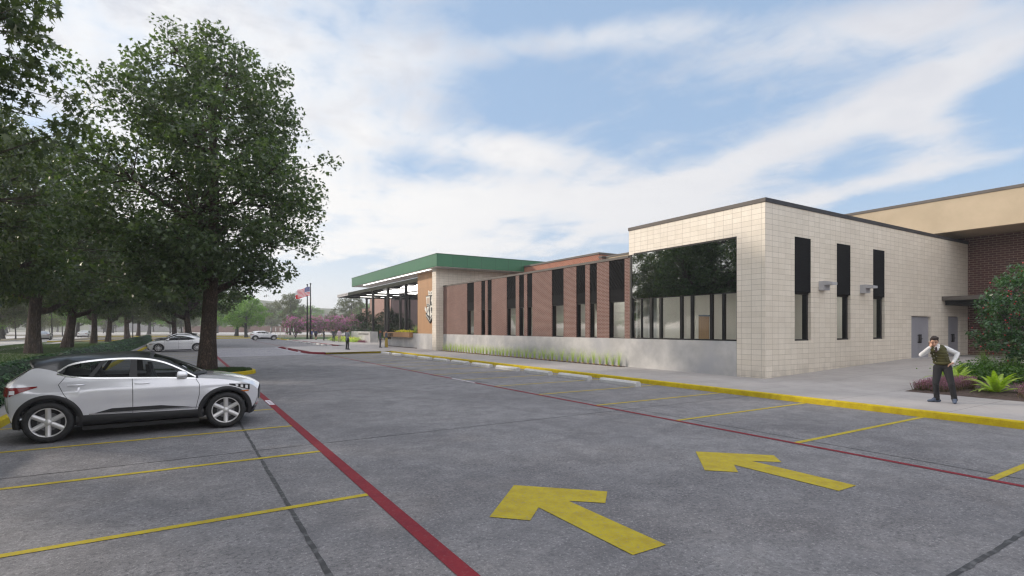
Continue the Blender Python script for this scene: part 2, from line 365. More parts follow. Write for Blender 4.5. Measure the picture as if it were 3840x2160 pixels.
def scurve(pts):
    """smooth (monotone-ish Catmull) interpolation through points"""
    n = len(pts); ms = []
    for i in range(n):
        a, b_ = pts[max(i-1, 0)], pts[min(i+1, n-1)]; ms.append((b_[1]-a[1])/(b_[0]-a[0]))
    def f(x):
        if x <= pts[0][0]: return pts[0][1]
        if x >= pts[-1][0]: return pts[-1][1]
        for i in range(n-1):
            if x <= pts[i+1][0]:
                h = pts[i+1][0]-pts[i][0]; t = (x-pts[i][0])/h; t2, t3 = t*t, t*t*t
                return (2*t3-3*t2+1)*pts[i][1]+(t3-2*t2+t)*h*ms[i]+(-2*t3+3*t2)*pts[i+1][1]+(t3-t2)*h*ms[i+1]
    return f
def wall(mb, axis, c, th, a0, a1, z0, z1, holes=(), mi=0, mh=None):
    """wall on plane axis=c, thickness th (signed, away from the outer face); holes (a0,a1,z0,z1)"""
    aa = sorted({a0, a1, *[v for h in holes for v in h[:2] if a0 < v < a1]}); zz = sorted({z0, z1, *[v for h in holes for v in h[2:4] if z0 < v < z1]})
    P_ = (lambda a, z, d: (c+d, a, z)) if axis == 'x' else (lambda a, z, d: (a, c+d, z))
    fl = (th > 0) == (axis == 'x')
    for i in range(len(aa)-1):
        for j in range(len(zz)-1):
            ca, cz = (aa[i]+aa[i+1])/2, (zz[j]+zz[j+1])/2
            if any(h[0] < ca < h[1] and h[2] < cz < h[3] for h in holes): continue
            q = [(aa[i], zz[j]), (aa[i+1], zz[j]), (aa[i+1], zz[j+1]), (aa[i], zz[j+1])]
            o = [P_(*p, 0) for p in q]; n = [P_(*p, th) for p in q]
            mb.face(o[::-1] if fl else o, mi); mb.face(n if fl else n[::-1], mi)
    for h in list(holes)+[None]:
        r = h or (a0, a1, z0, z1)
        q = [(r[0], r[2]), (r[1], r[2]), (r[1], r[3]), (r[0], r[3])]
        for k in range(4):
            p, p2 = q[k], q[(k+1) % 4]
            if h and h[2] <= z0 and k == 0: continue
            f = [P_(*p, 0), P_(*p2, 0), P_(*p2, th), P_(*p, th)]
            mb.face(f if (fl == bool(h)) else f[::-1], mi if mh is None or not h else mh)
    return mb
def textobj(name, body, size, mtx, m, parent=None, depth=.01, sx=1, align='LEFT'):
    c = bpy.data.curves.new(name, 'FONT'); c.body = body; c.size = size; c.extrude = depth; c.align_x = align; c.resolution_u = 2
    t = bpy.data.objects.new('tmp', c); COL.objects.link(t); bpy.context.view_layer.update()
    me = bpy.data.meshes.new_from_object(t.evaluated_get(bpy.context.evaluated_depsgraph_get())); bpy.data.objects.remove(t)
    me.transform(mtx @ Matrix.Diagonal((sx, 1, 1, 1))); me.name = name; me.materials.clear(); me.materials.append(m)
    off = Vector(parent.location) if parent else Vector((0, 0, 0))
    me.transform(Matrix.Translation(-off)); o = bpy.data.objects.new(name, me); COL.objects.link(o)
    if parent: o.parent = parent
    return o
ORD = ['first', 'second', 'third', 'fourth', 'fifth', 'sixth', 'seventh', 'eighth', 'ninth', 'tenth', 'eleventh', 'twelfth', 'thirteenth', 'fourteenth', 'fifteenth', 'sixteenth', 'seventeenth', 'eighteenth', 'nineteenth', 'twentieth']
# ---------------------------------------------------------------- ground, lot, pavements, kerbs, markings
def cam_pt(d, r): return (d*sin(YAW)+r*cos(YAW), d*cos(YAW)-r*sin(YAW))      # distance along the view, metres to its right
def quadz(mb, x0, y0, x1, y1, z, mi=0): return mb.face([(x0, y0, z), (x1, y0, z), (x1, y1, z), (x0, y1, z)], mi)
g = MB(); g.face([(-3000, -3000, -.06), (3000, -3000, -.06), (3000, 3000, -.06), (-3000, 3000, -.06)]); struct('ground', g, M_GRND)
g = MB(); quadz(g, -3.1, -40, 14.05, 111.8, 0); struct('parking_lot_pavement', g, M_ASPH)
g = MB(); quadz(g, -16.3, -40, -3.45, 90, .12); struct('lawn', g, M_LAWN)
g = MB()
g.face([(-60, 90, .03), (-3.1, 90, .03), (-3.1, 111.9, .03), (40, 111.9, .03), (*cam_pt(155, 40), .03), (*cam_pt(155, -190), .03)]); struct('dry_grass_field', g, M_DRY)
g = MB()
for x0, x1 in ((-21.5, -16.45), (-38, -26)): quadz(g, x0, -40, x1, 170, .04)
pts = [cam_pt(152, -260), cam_pt(152, 30), cam_pt(150, 60), cam_pt(232, 90), cam_pt(232, -330)]
g.face([(*p, .05) for p in pts]); struct('street_pavement', g, M_STREET)
g = MB(); g.box(-25.85, -40, -.05, -21.65, 165, .12); struct('median_ground', g, M_DRY)
g = MB(); quadz(g, -14.0, -40, -12.85, 96, .128)
g.face([(-14.0, 96, .128), (-12.85, 96, .128), (-10.2, 118, .128), (-11.6, 118, .128)])
g.face([(-12.85, 55.2, .128), (-12.85, 54.7, .128), (-5.3, 43.0, .128), (-5.3, 43.5, .128)]); quadz(g, -4.2, -40, -3.24, 90, .15); struct('footpath', g, M_WALK)

# raised concrete walk: flat along the building, rising gently towards the side doors
def hgt(x): return .15+.38*min(1, max(0, (x-17.95)/11.2))
g = MB(); xs = [14.18, 17.95, 19.5, 21, 23, 25, 27, 29.15, 36.8, 60]; ys = [-40, -10, 11.6]
g.grid([[(x, y, hgt(x)) for y in ys] for x in xs])
g.face([(14.18, 11.6, .15), (18.2, 11.6, .15), (18.2, 41.0, .15), (14.18, 41.0, .15)])
g.face([(8.42, 42.8, .15), (8.9, 41.75, .15), (9.05, 41.5, .15), (9.05, 41.0, .15), (70, 41.0, .15), (70, 55.7, .15), (8.2, 55.7, .15)])
g.face([(8.2, 55.7, .15), (14.2, 55.7, .15), (14.2, 58.2, .006), (8.2, 58.2, .006)]); g.face([(14.2, 55.7, .15), (70, 55.7, .15), (70, 89, .15), (14.2, 89, .15)])
struct('sidewalk', g, M_WALK)
g = MB(); g.face([(14.3, 89, .14), (60, 89, .14), (60, 118, .14), (14.3, 110, .14)]); struct('lawn_strip', g, M_LAWN)

def kerb(pts, m, h=.15, w=.15, closed=False, left=True, z0=-.01, hs=None):
    """kerb along a polyline; the raised side lies to the left (or right) of its direction"""
    P2 = [Vector(p) for p in pts]; n = len(P2); off = []
    for i in range(n):
        a = P2[i-1] if i or closed else P2[i]; b_ = P2[(i+1) % n] if i < n-1 or closed else P2[i]
        d1 = (P2[i]-a).normalized() if (P2[i]-a).length > 0 else None; d2 = (b_-P2[i]).normalized() if (b_-P2[i]).length > 0 else None
        d1 = d1 or d2; d2 = d2 or d1; nn = Vector((-d1.y-d2.y, d1.x+d2.x)).normalized()
        k = 1/max(.4, nn.dot(Vector((-d1.y, d1.x)))); off.append(nn*k*(1 if left else -1))
    mb = MB(); H = hs or [h]*n
    rows = [[(*(P2[i]), z0), (*(P2[i]+off[i]*.015), H[i]-.02), (*(P2[i]+off[i]*.035), H[i]+.004), (*(P2[i]+off[i]*(w-.02)), H[i]+.004), (*(P2[i]+off[i]*w), H[i]-.03)] for i in range(n)]
    mb.grid(rows, closed=closed)
    if not closed:
        mb.face(rows[0]); mb.face(rows[-1][::-1])
    o = mb.build('kerb', m); return tag(o, kind='structure')
kerb([(14.03, -40), (14.03, 41.05), (9.15, 41.45)], M_YELK, left=False)
cpts = [(9.15, 41.45), (8.75, 41.7), (8.4, 42.3), (8.15, 43.3), (8.03, 47), (8.02, 55.6), (8.02, 57.6)]
kerb(cpts, M_RED, left=False, hs=[.15]*6+[.02])
kerb([(14.05, 58.2), (14.05, 89.2)], M_RED, left=False, h=.15); kerb([(14.05, 89.2), (14.4, 111.8)], M_YELK, left=False)
kerb([(-3.1, -40), (-3.1, 90), (-3.1, 111.8), (14.2, 111.8)], M_YELK, left=True)
kerb([cam_pt(148, -40), cam_pt(150, 30)], M_YELK, left=False); kerb([cam_pt(236, -60), cam_pt(236, 60)], M_YELK, left=True)
kerb([(-16.4, 98), (-9, 99), (-3.2, 98)], M_YELK, left=True); kerb([cam_pt(120, -95), cam_pt(118, -60)], M_YELK, left=True)
kerb([(-21.55, -40), (-21.55, 165)], M_CONC, left=True, h=.13); kerb([(-25.95, 165), (-25.95, -40)], M_CONC, left=True, h=.13); kerb([(-16.4, 96), (-16.4, -40)], M_CONC, left=True, h=.12)
for cy in (26.2, 67.3):
    arc = [(1.25+1.5*cos(a), cy+1.5*sin(a)) for a in [(-90+15*k)*pi/180 for k in range(13)]]
    pl_ = [(-3.1, cy-1.5)]+arc+[(-3.1, cy+1.5)]
    kerb(pl_, M_YELK, left=True)
    g = MB(); g.face([(x*1.0-(.1 if x > 1 else 0), cy+(y-cy)*.93, .135) for x, y in pl_]); struct('island_soil', g, M_LAWN)
# markings: thin sheets just above the pavement
def strip(name, x0, y0, x1, y1, m, z=.005): 
    g = MB(); quadz(g, x0, y0, x1, y1, z); return struct(name, g, m)
strip('pavement_line', 1.87, -40, 2.03, 111, M_RED, .0055); strip('pavement_line', 8.94, -40, 9.05, 41.35, M_RED, .0055)
strip('pavement_line', 9.0, 57.6, 9.1, 90, M_RED, .0055)
for k in range(-6, 41):
    y = 6.29+2.612*k
    if (k < 7 or k > 8) and not (22 < k < 25): strip('pavement_line', -3.08, y-.05, 1.87, y+.05, M_YEL)
for k in range(-8, 14):
    y = 5.19+2.612*k; strip('pavement_line', 9.05, y-.05, 14.02, y+.05, M_YEL)
for k in range(12): y = 60+2.7*k; strip('pavement_line', 9.1, y-.05, 14.02, y+.05, M_WHTT)
g = MB()
for k in range(24):
    y = 41.6+k*.72; x1 = 8.0 if y > 43.3 else 8.6
    quadz(g, 2.06, y, x1, y+.2, .005)
quadz(g, 7.86, 43.6, 7.98, 58.2, .0075); struct('pavement_hatching', g, M_WHTT)
def panel(x0, x1, y, L, red, n=9):
    g = MB(); quadz(g, x0, y, x1, y+L, .009)
    struct('pavement_marking_panel', g, M_WHT); g = MB()
    for k in range(n):                                   # worn letter strokes, too small to read
        yy = y+L*(.08+.84*k/n)
        quadz(g, x0+(x1-x0)*(.2+.25*(k % 3)/2), yy, x1-(x1-x0)*(.2+.3*((k+1) % 2)), yy+L*.035, .0125)
    struct('pavement_marking', g, red)
for y in (14.9, 29.3, 43.9): panel(1.885, 2.015, y, .98, M_RED)
panel(8.95, 9.04, 17.05, 1.9, M_RED)
for y in (51.2, 45.2):
    g = MB(); g.face([(8.006, y, .035), (8.006, y+1.2, .035), (8.006, y+1.2, .125), (8.006, y, .125)]); struct('kerb_marking_panel', g, M_WHT)
# expansion joints (tar-filled), with slightly ragged edges
rj = random.Random(5)
def joint(x0, y0, x1, y1, w, rag=.3):
    L = sqrt((x1-x0)**2+(y1-y0)**2); n = max(2, int(L/.12)); dx, dy = (x1-x0)/L, (y1-y0)/L; g = MB(); rows = []
    for i in range(n+1):
        t = i/n*L; a = w/2*(1+rj.uniform(-rag, rag)); b_ = w/2*(1+rj.uniform(-rag, rag)); rows.append([(x0+dx*t-dy*a, y0+dy*t+dx*a, .0035), (x0+dx*t+dy*b_, y0+dy*t-dx*b_, .0035)])
    g.grid(rows); struct('pavement_joint', g, M_JOINT)
joint(1.0, -3, 1.0, 24.6, .045, .3); joint(9.42, -3, 9.6, 1.7, .02); joint(9.42, 1.7, 9.30, 41.2, .022, .25)
for y, w in ((1.74, .05), (9.5, .022), (17.26, .026), (24.9, .022), (32.5, .024), (40.2, .024), (56, .024)): joint(-3.08, y, 14.0, y, w, .35)
def arrow(cx, y0, lab):
    s = [(3.35, 3.38), (3.77, 3.38), (3.77, 4.83), (4.08, 4.55), (4.39, 4.86), (3.56, 5.68), (2.74, 4.86), (3.05, 4.55), (3.35, 4.83)]
    g = MB(); g.face([(x-3.56+cx, y, .006) for x, y in s]); o = g.build('painted_arrow', M_YEL, origin=(cx, 4.5, 0)); tag(o, lab, 'arrow', 'yellow arrows painted on the driving lane')
arrow(3.56, 0, 'large yellow arrow painted on the pavement beside the thick red line'); arrow(7.02, 0, 'yellow arrow painted on the pavement, the one nearer the kerb and the man')
# wheel stops
g = MB(); prof = [(-.12, 0), (-.12, .11), (-.07, .17), (.07, .17), (.12, .11), (.12, 0)]
L_ = .93
rows = [[(x*k_, y, z*kz) for x, z in prof] for y, k_, kz in ((-L_, .96, 1), (-L_+.02, 1, 1), (L_-.02, 1, 1), (L_, .96, 1))]
g.grid(rows); g.face(rows[0]); g.face(rows[-1][::-1])
st0 = g.build('wheel_stop', M_STOPC)
stops = [13.86+2.53*k for k in range(11)]
for k, y in enumerate(stops):
    o = st0 if k == 0 else st0.copy()
    if k: COL.objects.link(o)
    o.location = (13.08, y, .003); o.rotation_euler = (0, 0, rj.uniform(-.012, .012))
    tag(o, f'pale wheel stop by the yellow kerb, {ORD[k]} from the corner building end' if k < 10 else 'pale concrete wheel stop at the far kerb corner, last of its row', 'wheel stop', 'wheel stops along the yellow kerb')
for k in range(11):
    o = st0.copy(); COL.objects.link(o); o.location = (13.5, 59.6+2.65*k, .003)
    tag(o, f'distant wheel stop along the red kerb, {ORD[k]} from the kerb tip', 'wheel stop', 'wheel stops along the red kerb')
# ---------------------------------------------------------------- school building
FX = 17.95; CY = 11.45; WY = 18.30; FY = 39.45
sch = thing('school_building', 'long single storey school wing with cream block corner, brown brick wall and green roof edge', 'building', (FX, CY, .15))
wins = [(34.14, 35.23), (32.45, 33.02), (31.53, 32.10), (28.44, 29.54), (27.48, 28.04), (26.56, 27.12), (23.45, 24.55), (21.58, 22.33), (20.66, 21.22), (18.66, 19.75)]
# corner block
g = MB(); wall(g, 'x', FX, .32, CY+.32, WY, .0, 6.59, [(12.61, WY+.01, -.1, 5.5)])
g2 = MB(); sw = [(19.84, 20.97), (22.91, 24.03), (25.98, 27.06)]
wall(g, 'y', CY, .32, FX, 36.65, .0, 6.59, [(a, b_, 1.5, 5.5) for a, b_ in sw]+[(29.75, 31.93, -.1, 2.57), (34.04, 35.61, -.1, 2.6)])
wall(g, 'x', 18.28, .3, 11.8, 18.3, 5.5, 6.5); wall(g, 'y', WY+.07, -.3, FX+.004, 30, 5.45, 6.59)
g.build('cream_wall', M_TILE, sch)
g = MB(); g.box(FX-.03, CY-.03, 6.592, FX+.36, WY+.1, 6.74); g.box(FX+.36, CY-.03, 6.592, 36.65, CY+.33, 6.738, mi=1); g.box(FX+.36, WY-.2, 6.592, 30, WY+.1, 6.736)
g.face([(FX+.02, CY-.034, 6.592), (36.65, CY-.034, 6.592), (36.65, CY-.034, 6.742), (FX-.03, CY-.034, 6.742), (FX-.03, CY-.034, 6.592)], 1)
g.build('coping', [M_COP, M_COPD], sch)
g = MB(); g.box(18.3, 11.8, 6.2, 36.6, 18.3, 6.3); g.box(18.35, WY+.1, 5.0, 36, FY-.05, 5.1); g.build('roof', M_COP, sch)
g = MB(); g.box(FX-.012, 12.612, .0, FX+.3, WY+.35, 1.488); g.box(FX-.012, WY+.35, .0, FX+.3, FY, 1.492); g.build('concrete_base', M_CONC, sch)
# brick wing
g = MB(); wall(g, 'x', FX, .32, WY+.02, FY, 1.492, 5.32, [(a, b_, 1.4, 5.33) for a, b_ in wins])
for y in (18.44,): g.box(FX+.4, 18.2, 1.0, FX+.55, 18.62, 3.4)
g.build('brick_wall', M_BRICK, sch)
g = MB(); g.box(FX-.03, WY+.08, 5.322, FX+.38, FY, 5.44); g.build('parapet_coping', M_COP, sch)
# interiors: rooms with plastered walls and unseen glowing panels added to brighten them
g = MB(); wall(g, 'y', 18.2, .06, 18.3, 30, .5, 4.2, [(22.48, 23.6, .4, 2.62)]); wall(g, 'x', 30, .06, 11.8, 18.2, .5, 4.2); wall(g, 'x', 22.6, .06, 18.28, FY, .5, 4.0)
g.box(18.3, 11.82, 4.2, 36, 18.18, 4.24); g.box(18.3, 18.3, 4.0, 22.6, FY, 4.04)
for y in (21.4, 25.6, 30.5, 36): g.box(18.6, y, .5, 22.58, y+.12, 4.0)
g.box(22.15, 17.9, .5, 22.35, 18.19, 4.2); g.box(18.6, 12.1, .5, 36, 12.16, 1.4)
g.box(19.0, 17.6, .5, 19.1, 18.19, 4.2)
for a, b_ in sw: g.box(b_+.25, 12.9, .5, b_+.4, 13.15, 4.2)
g.build('interior_wall', M_INT, sch)
g = MB(); g.box(18.3, 11.8, .4, 36, FY, .5); g.build('interior_floor', M_INTF, sch)
for (x, y) in ((20, 13.6), (20, 16.2), (24, 15), (28, 15), (20.6, 20.2), (20.6, 23.4), (20.6, 28), (20.6, 33.2), (33, 15)):
    g = MB(); g.box(x-.6, y-.3, 4.15 if y < 18.3 else 3.95, x+.6, y+.3, 4.19 if y < 18.3 else 3.99); g.build('room_fill_panel', M_ROOMFILL, sch)
d = MB().box(22.5, 18.21, .5, 23.58, 18.25, 2.6).build('interior_door', M_DWOOD, sch)
g = MB(); g.box(22.42, 18.17, .5, 22.5, 18.27, 2.68); g.box(22.5, 18.17, 2.602, 23.6, 18.27, 2.68); g.build('door_frame', mat('blue_grey_frame', (.12, .16, .22), .5, fn=f_noise((.11, .15, .21), (.13, .17, .23), 3)), d)
# big corner window: mirrored upper glass, clear lower panes between mullions
f = MB(); x0, x1 = FX+.02, FX+.20
f.box(x0, 12.612, 1.49, x1, 18.36, 1.545); f.box(x0, 12.612, 5.44, x1, 18.36, 5.498); f.box(x0, 18.2, 1.545, x1+.02, 18.36, 5.44)
f.box(x0+.04, 12.612, 3.34, x1-.02, 18.2, 3.375)
mull = [(18.00, 18.06), (17.60, 17.66), (16.98, 17.11), (16.42, 16.53), (15.27, 15.38), (14.72, 14.82), (13.76, 13.87), (13.20, 13.30)]
for a, b_ in mull[2:]: f.box(x0+.03, a, 1.545, x1-.02, b_, 3.34)
f.box(x0+.03, 17.62, 1.545, x1-.02, 17.66, 3.34); f.box(x0, 12.612, 1.545, x1, 12.64, 5.44)
wf = f.build('corner_window', M_BLKM, sch); wf['label'] = 'large black framed window with a dark mirrored upper half'
MB().box(x0+.02, 12.64, 3.375, x0+.05, 18.2, 5.44).build('mirror_pane', M_SPAN, wf)
ed = [12.64, 13.20, 13.30, 13.76, 13.87, 14.72, 14.82, 15.27, 15.38, 16.42, 16.53, 16.98, 17.11, 17.62, 17.66, 18.2]
for a, b_ in zip(ed[0::2], ed[1::2]): MB().face([(x0+.09, a, 1.545), (x0+.09, b_, 1.545), (x0+.09, b_, 3.34), (x0+.09, a, 3.34)]).build('pane', M_GLASS, wf)
# brick wing windows: black projecting-brick screen above, tall pane below
for i, (a, b_) in enumerate(wins):
    f = MB(); f.box(FX+.06, a, 1.492, FX+.24, b_, 1.535); f.box(FX+.06, a, 3.26, FX+.24, b_, 3.305); f.box(FX+.06, b_-.055, 1.535, FX+.24, b_, 3.26); f.box(FX+.14, a, 1.535, FX+.2, a+.035, 3.26)
    w = f.build('window', M_BLKM, sch); MB().face([(FX+.17, a+.035, 1.535), (FX+.17, b_-.055, 1.535), (FX+.17, b_-.055, 3.26), (FX+.17, a+.035, 3.26)]).build('pane', M_GLASS, w)
    f = MB(); f.box(FX+.035, a+.003, 3.31, FX+.25, b_-.003, 5.318); nz = int((5.30-3.88)/.0667)
    for r in range(nz):
        z = 3.88+r*.0667; o_ = (r % 4)*.05; y = a+.004-.2+o_
        while y < b_:
            q0, q1 = max(a+.004, y), min(b_-.004, y+.12)
            if q1-q0 > .02: f.box(FX+.012, q0, z+.004, FX+.035, q1, z+.058, skip='X')
            y += .2
    f.build('brick_screen', M_BLKB, sch)
for i, (a, b_) in enumerate(sw):
    f = MB(); f.box(a, CY+.10, 1.5, b_, CY+.28, 1.555); f.box(a, CY+.10, 3.31, b_, CY+.28, 3.38); f.box(b_-.13, CY+.12, 1.555, b_, CY+.28, 3.31); f.box(a, CY+.16, 1.555, a+.04, CY+.26, 3.31)
    w = f.build('side_window', M_BLKM, sch); MB().face([(a+.04, CY+.2, 1.555), (b_-.13, CY+.2, 1.555), (b_-.13, CY+.2, 3.31), (a+.04, CY+.2, 3.31)]).build('pane', M_GLASS, w)
    MB().box(a+.003, CY+.012, 3.383, b_-.003, CY+.3, 5.497).build('dark_brick_panel', M_BLKB, sch)
M_HAND = mat('black_handle', (.01, .01, .01), .35)
for (a, b_, z1) in ((29.75, 31.93, 2.57), (34.04, 35.61, 2.6)):
    c = (a+b_)/2; d = MB().box(a+.02, CY+.10, .532, c-.006, CY+.15, z1-.03).box(c+.006, CY+.10, .532, b_-.02, CY+.15, z1-.03).build('double_door', M_DOOR, sch)
    MB().box(a, CY+.15, .50, b_, CY+.31, z1).build('door_backing', M_BLKM, d)
    for s_ in (-.13, .07):
        h = MB().tube([(c+s_, CY+.04, 1.25), (c+s_, CY+.04, 1.68)], .028, 6); h.box(c+s_-.02, CY+.04, 1.27, c+s_+.02, CY+.1, 1.31).box(c+s_-.02, CY+.04, 1.62, c+s_+.02, CY+.1, 1.66); h.build('door_handle', M_HAND, d)
    MB().box(c+.09, CY+.05, 1.44, c+.34, CY+.075, 1.475).build('lever', M_HAND, d)
    MB().box(a-.0, CY+.02, .50, b_, CY+.32, .531).build('threshold', M_SOFF, d)
M_FIXT = mat('light_grey_fixture', (.42, .42, .44), .5, fn=f_noise((.40, .40, .42), (.44, .44, .46), 5))
for x in (21.53, 24.82):
    f = MB(); f.box(x, CY-.22, 3.50, x+.42, CY, 3.86); f.face([(x, CY-.22, 3.86), (x, CY-.5, 3.80), (x+.42, CY-.5, 3.80), (x+.42, CY-.22, 3.86)])
    f.box(x, CY-.5, 3.70, x+.42, CY-.22, 3.80); f.face([(x, CY-.5, 3.80), (x+.42, CY-.5, 3.80), (x+.42, CY-.22, 3.86), (x, CY-.22, 3.86)]); f.face([(x, CY-.5, 3.80), (x, CY-.22, 3.86), (x, CY-.22, 3.80)]); f.face([(x+.42, CY-.5, 3.80), (x+.42, CY-.22, 3.80), (x+.42, CY-.22, 3.86)])
    f.build('wall_light', M_FIXT, sch)
# entrance fin, upper tile wall, green roof edge, soffit
g = MB(); g.box(17.31, FY, .05, 17.94, 40.25, 6.80, skip='Zz'); g.face([(17.94, FY, 5.0), (40, FY, 5.0), (40, FY, 6.80), (17.94, FY, 6.80)]); g.build('tile_fin', M_TILE, sch)
g = MB(); g.box(16.81, 38.22, 6.84, 17.05, 62.82, 7.80); g.box(17.05, 38.22, 6.84, 40, 38.46, 7.80); g.box(17.05, 62.6, 6.84, 18.9, 62.82, 7.80); g.build('green_fascia', M_GREEN, sch)
g = MB(); g.box(16.79, 38.2, 7.802, 40, 45, 7.86).box(16.79, 45, 7.802, 19.0, 62.84, 7.86); g.build('roof_edge_trim', mat('dark_green_trim', (.03, .09, .05), .45, .3, fn=f_noise((.03, .085, .045), (.035, .1, .055), 3)), sch)
g = MB(); g.box(16.85, 38.26, 6.81, 40, 45.0, 6.842).box(16.85, 45.0, 6.81, 18.9, 62.8, 6.842); g.build('soffit', M_SOFF, sch)
MB().box(17.10, 40.3, 6.775, 17.24, 59.2, 6.808).build('soffit_light', M_LAMP, sch)
g = MB(); g.box(17.9, 40.25, 1.5, 18.05, 44.9, 6.80); g.build('wood_panel', M_WOOD, sch)
g = MB(); g.box(17.86, 40.25, .1, 18.08, 44.95, 1.498); g.build('panel_base', M_CONC, sch)
g = MB(); g.box(18.06, 40.3, .1, 19.5, 44.85, 6.80); g.build('entrance_core', M_BRICKG, sch)
# roof volumes behind
rb = thing('brick_roof_volume', 'orange brick upper storey block rising behind the brown brick wing roof', 'building', (25, 28.6, 5))
g = MB(); g.box(25, 28.54, 5, 40, 60, 7.22); g.build('wall', M_BRICKO, rb); MB().box(24.95, 28.5, 7.222, 40, 60.1, 7.36).build('coping', M_COP, rb)
MB().box(24.98, 28.2, 5, 26, 28.53, 6.95).build('brick_pier', M_BRICK, rb); MB().box(24.93, 28.15, 6.952, 26, 28.53, 7.05).build('pier_coping', M_COP, rb)
rc = thing('cream_roof_volume', 'low cream roof volume between the orange brick block and the corner block', 'building', (25.3, 22, 5))
MB().box(25.3, 18.5, 5, 34, 28.15, 6.93).build('wall', M_STUC, rc); MB().box(25.26, 18.45, 6.932, 34, 28.14, 7.06).build('coping', M_COP, rc)
rg = thing('grey_roof_volume', 'thin grey flat roof edge showing just above the green roof edge', 'building', (33, 62, 7))
MB().box(33, 52, 6.9, 45, 75, 9.4).build('wall', M_BRICKG, rg); MB().box(32.9, 51.9, 9.402, 45, 75.1, 9.6).build('coping', M_COPD, rg)
# gymnasium
gy = thing('gymnasium_building', 'tall dark brick hall with a tan band under its roof, beside the cream block', 'building', (36.65, 0, .5))
g = MB(); wall(g, 'x', 36.65, .3, -30, 11.78, .4, 6.99); g.build('brick_wall', M_BRICKD, gy)
g = MB(); g.box(33.84, -30, 7.0, 36.9, 26, 8.70, skip='z'); g.build('tan_band', M_STUC, gy)
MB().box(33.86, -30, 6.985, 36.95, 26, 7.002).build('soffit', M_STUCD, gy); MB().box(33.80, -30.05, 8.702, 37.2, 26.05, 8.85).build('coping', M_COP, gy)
MB().box(36.9, -30, 6.9, 60, 26, 8.68).build('roof', M_COP, gy)
cp = MB().box(33.21, 7.7, 3.42, 36.64, 11.44, 3.62).build('door_canopy', M_COP, gy); MB().box(33.62, 7.95, 3.18, 36.63, 11.43, 3.418).build('beam', M_BLKM, cp)
# entrance canopy: black steel, with lamps
ec = thing('entrance_canopy', 'flat black steel canopy on slim black posts in front of the entrance', 'canopy', (20.95, 68, .15))
M_DARKOL = mat('olive_black_fascia', (.02, .024, .015), .7, 0, .15, fn=f_noise((.016, .020, .012), (.024, .028, .018), 2))
CX = 20.95
g = MB(); g.box(CX, 50.0, 6.86, CX+.22, 86.8, 7.30); g.build('fascia', M_DARKOL, ec)
g = MB(); g.box(CX+.22, 50.0, 7.05, 36, 86.8, 7.28); g.build('deck', M_BLKM, ec)
g = MB()
for y in (56.3, 62.4, 68.4, 74.5, 80.5, 86.5): g.box(CX+.22, y-.09, 6.84, 35.9, y+.09, 7.045)
for x in (25.5, 30.5, 35.8): g.box(x-.1, 50.0, 6.66, x+.1, 86.7, 6.86)
g.build('beam', M_BLKM, ec)
for x, y in ((CX+.13, 56.3), (CX+.13, 62.4), (CX+.13, 68.4), (25.5, 70.3), (25.5, 76.7), (25.5, 86.2), (30.5, 66), (30.5, 80)):
    MB().box(x-.14, y-.14, .15, x+.14, y+.14, 6.84 if x < 22 else 6.66).build('post', M_BLKM, ec)
rl = random.Random(3)
for k in range(12):
    y = 53.5+k*1.55; a = 21.6+rl.uniform(0, 1.4); MB().box(a, y, 6.80, a+rl.uniform(4.0, 6.5), y+.85, 6.838).build('lamp', M_LAMP, ec)
for a, y in ((22.5, 75.8), (23.2, 81.6)): MB().box(a, y, 6.79, a+5, y+.22, 6.835).build('lamp', M_LAMP, ec)
sg = MB().box(CX-.05, 80.3, 6.88, CX-.003, 86.75, 7.28).build('sign_panel', mat('sign_white', (.55, .53, .53), .6), ec)
g = MB()
for k in range(19):                                      # dark strokes too small to read
    if k in (5, 12): continue
    y = 86.4-k*.32; g.box(CX-.065, y-.2, 6.97+.04*(k % 2), CX-.051, y, 7.01+.04*(k % 2)).box(CX-.065, y-.2 if k % 3 else y-.05, 6.98, CX-.051, y-.14 if k % 3 else y, 7.19).box(CX-.065, y-.17, 7.13, CX-.051, y-.02*(k % 4), 7.17)
g.build('lettering', M_COPD, sg)
# crest on the wood panel
M_CR0 = mat('crest_black', (.03, .03, .028), .5); M_CR1 = mat('crest_white', (.72, .70, .64), .5)
cr = thing('school_crest', 'black and white shield crest with ribbons mounted on the wood panel', 'crest', (17.88, 41.95, 2.4))
def plate(name, poly, th, m, par=cr, base=0.0, cy=41.95):
    """poly in (to the right as seen, up) metres; right is -Y"""
    g = MB(); xo = 17.9-base; a = [(xo-th, cy-u*.86, z) for u, z in poly]; b_ = [(xo, cy-u*.86, z) for u, z in poly]; n = len(poly)
    g.face(a); g.face(b_[::-1])
    for i in range(n): g.face([a[i], b_[i], b_[(i+1) % n], a[(i+1) % n]])
    return g.build(name, m, par)
plate('shield', [(-1.12, 4.78), (1.12, 4.78), (1.0, 4.5), (.9, 3.95), (.86, 3.5), (.82, 3.2), (0, 2.6), (-.82, 3.2), (-.86, 3.5), (-.9, 3.95), (-1.0, 4.5)], .05, M_CR0)
plate('chevron_ribbon', [(-1.02, 3.28), (0, 2.72), (1.02, 3.28), (1.0, 3.0), (0, 2.38), (-1.0, 3.0)], .09, M_CR0)
plate('quarter', [(-1.0, 4.70), (-.03, 4.70), (-.03, 3.93), (-.84, 3.93), (-.9, 4.4)], .02, M_CR1, base=.05)
plate('quarter', [(.03, 3.9), (.82, 3.9), (.76, 3.3), (.03, 2.86)], .02, M_CR1, base=.05)
for k in range(3): plate('pillar_mark', [(-.72+k*.24, 4.08), (-.60+k*.24, 4.08), (-.60+k*.24, 4.58), (-.72+k*.24, 4.58)], .01, M_WOOD, base=.07)
plate('base_mark', [(-.8, 3.99), (-.12, 3.99), (-.12, 4.05), (-.8, 4.05)], .01, M_CR0, base=.07)
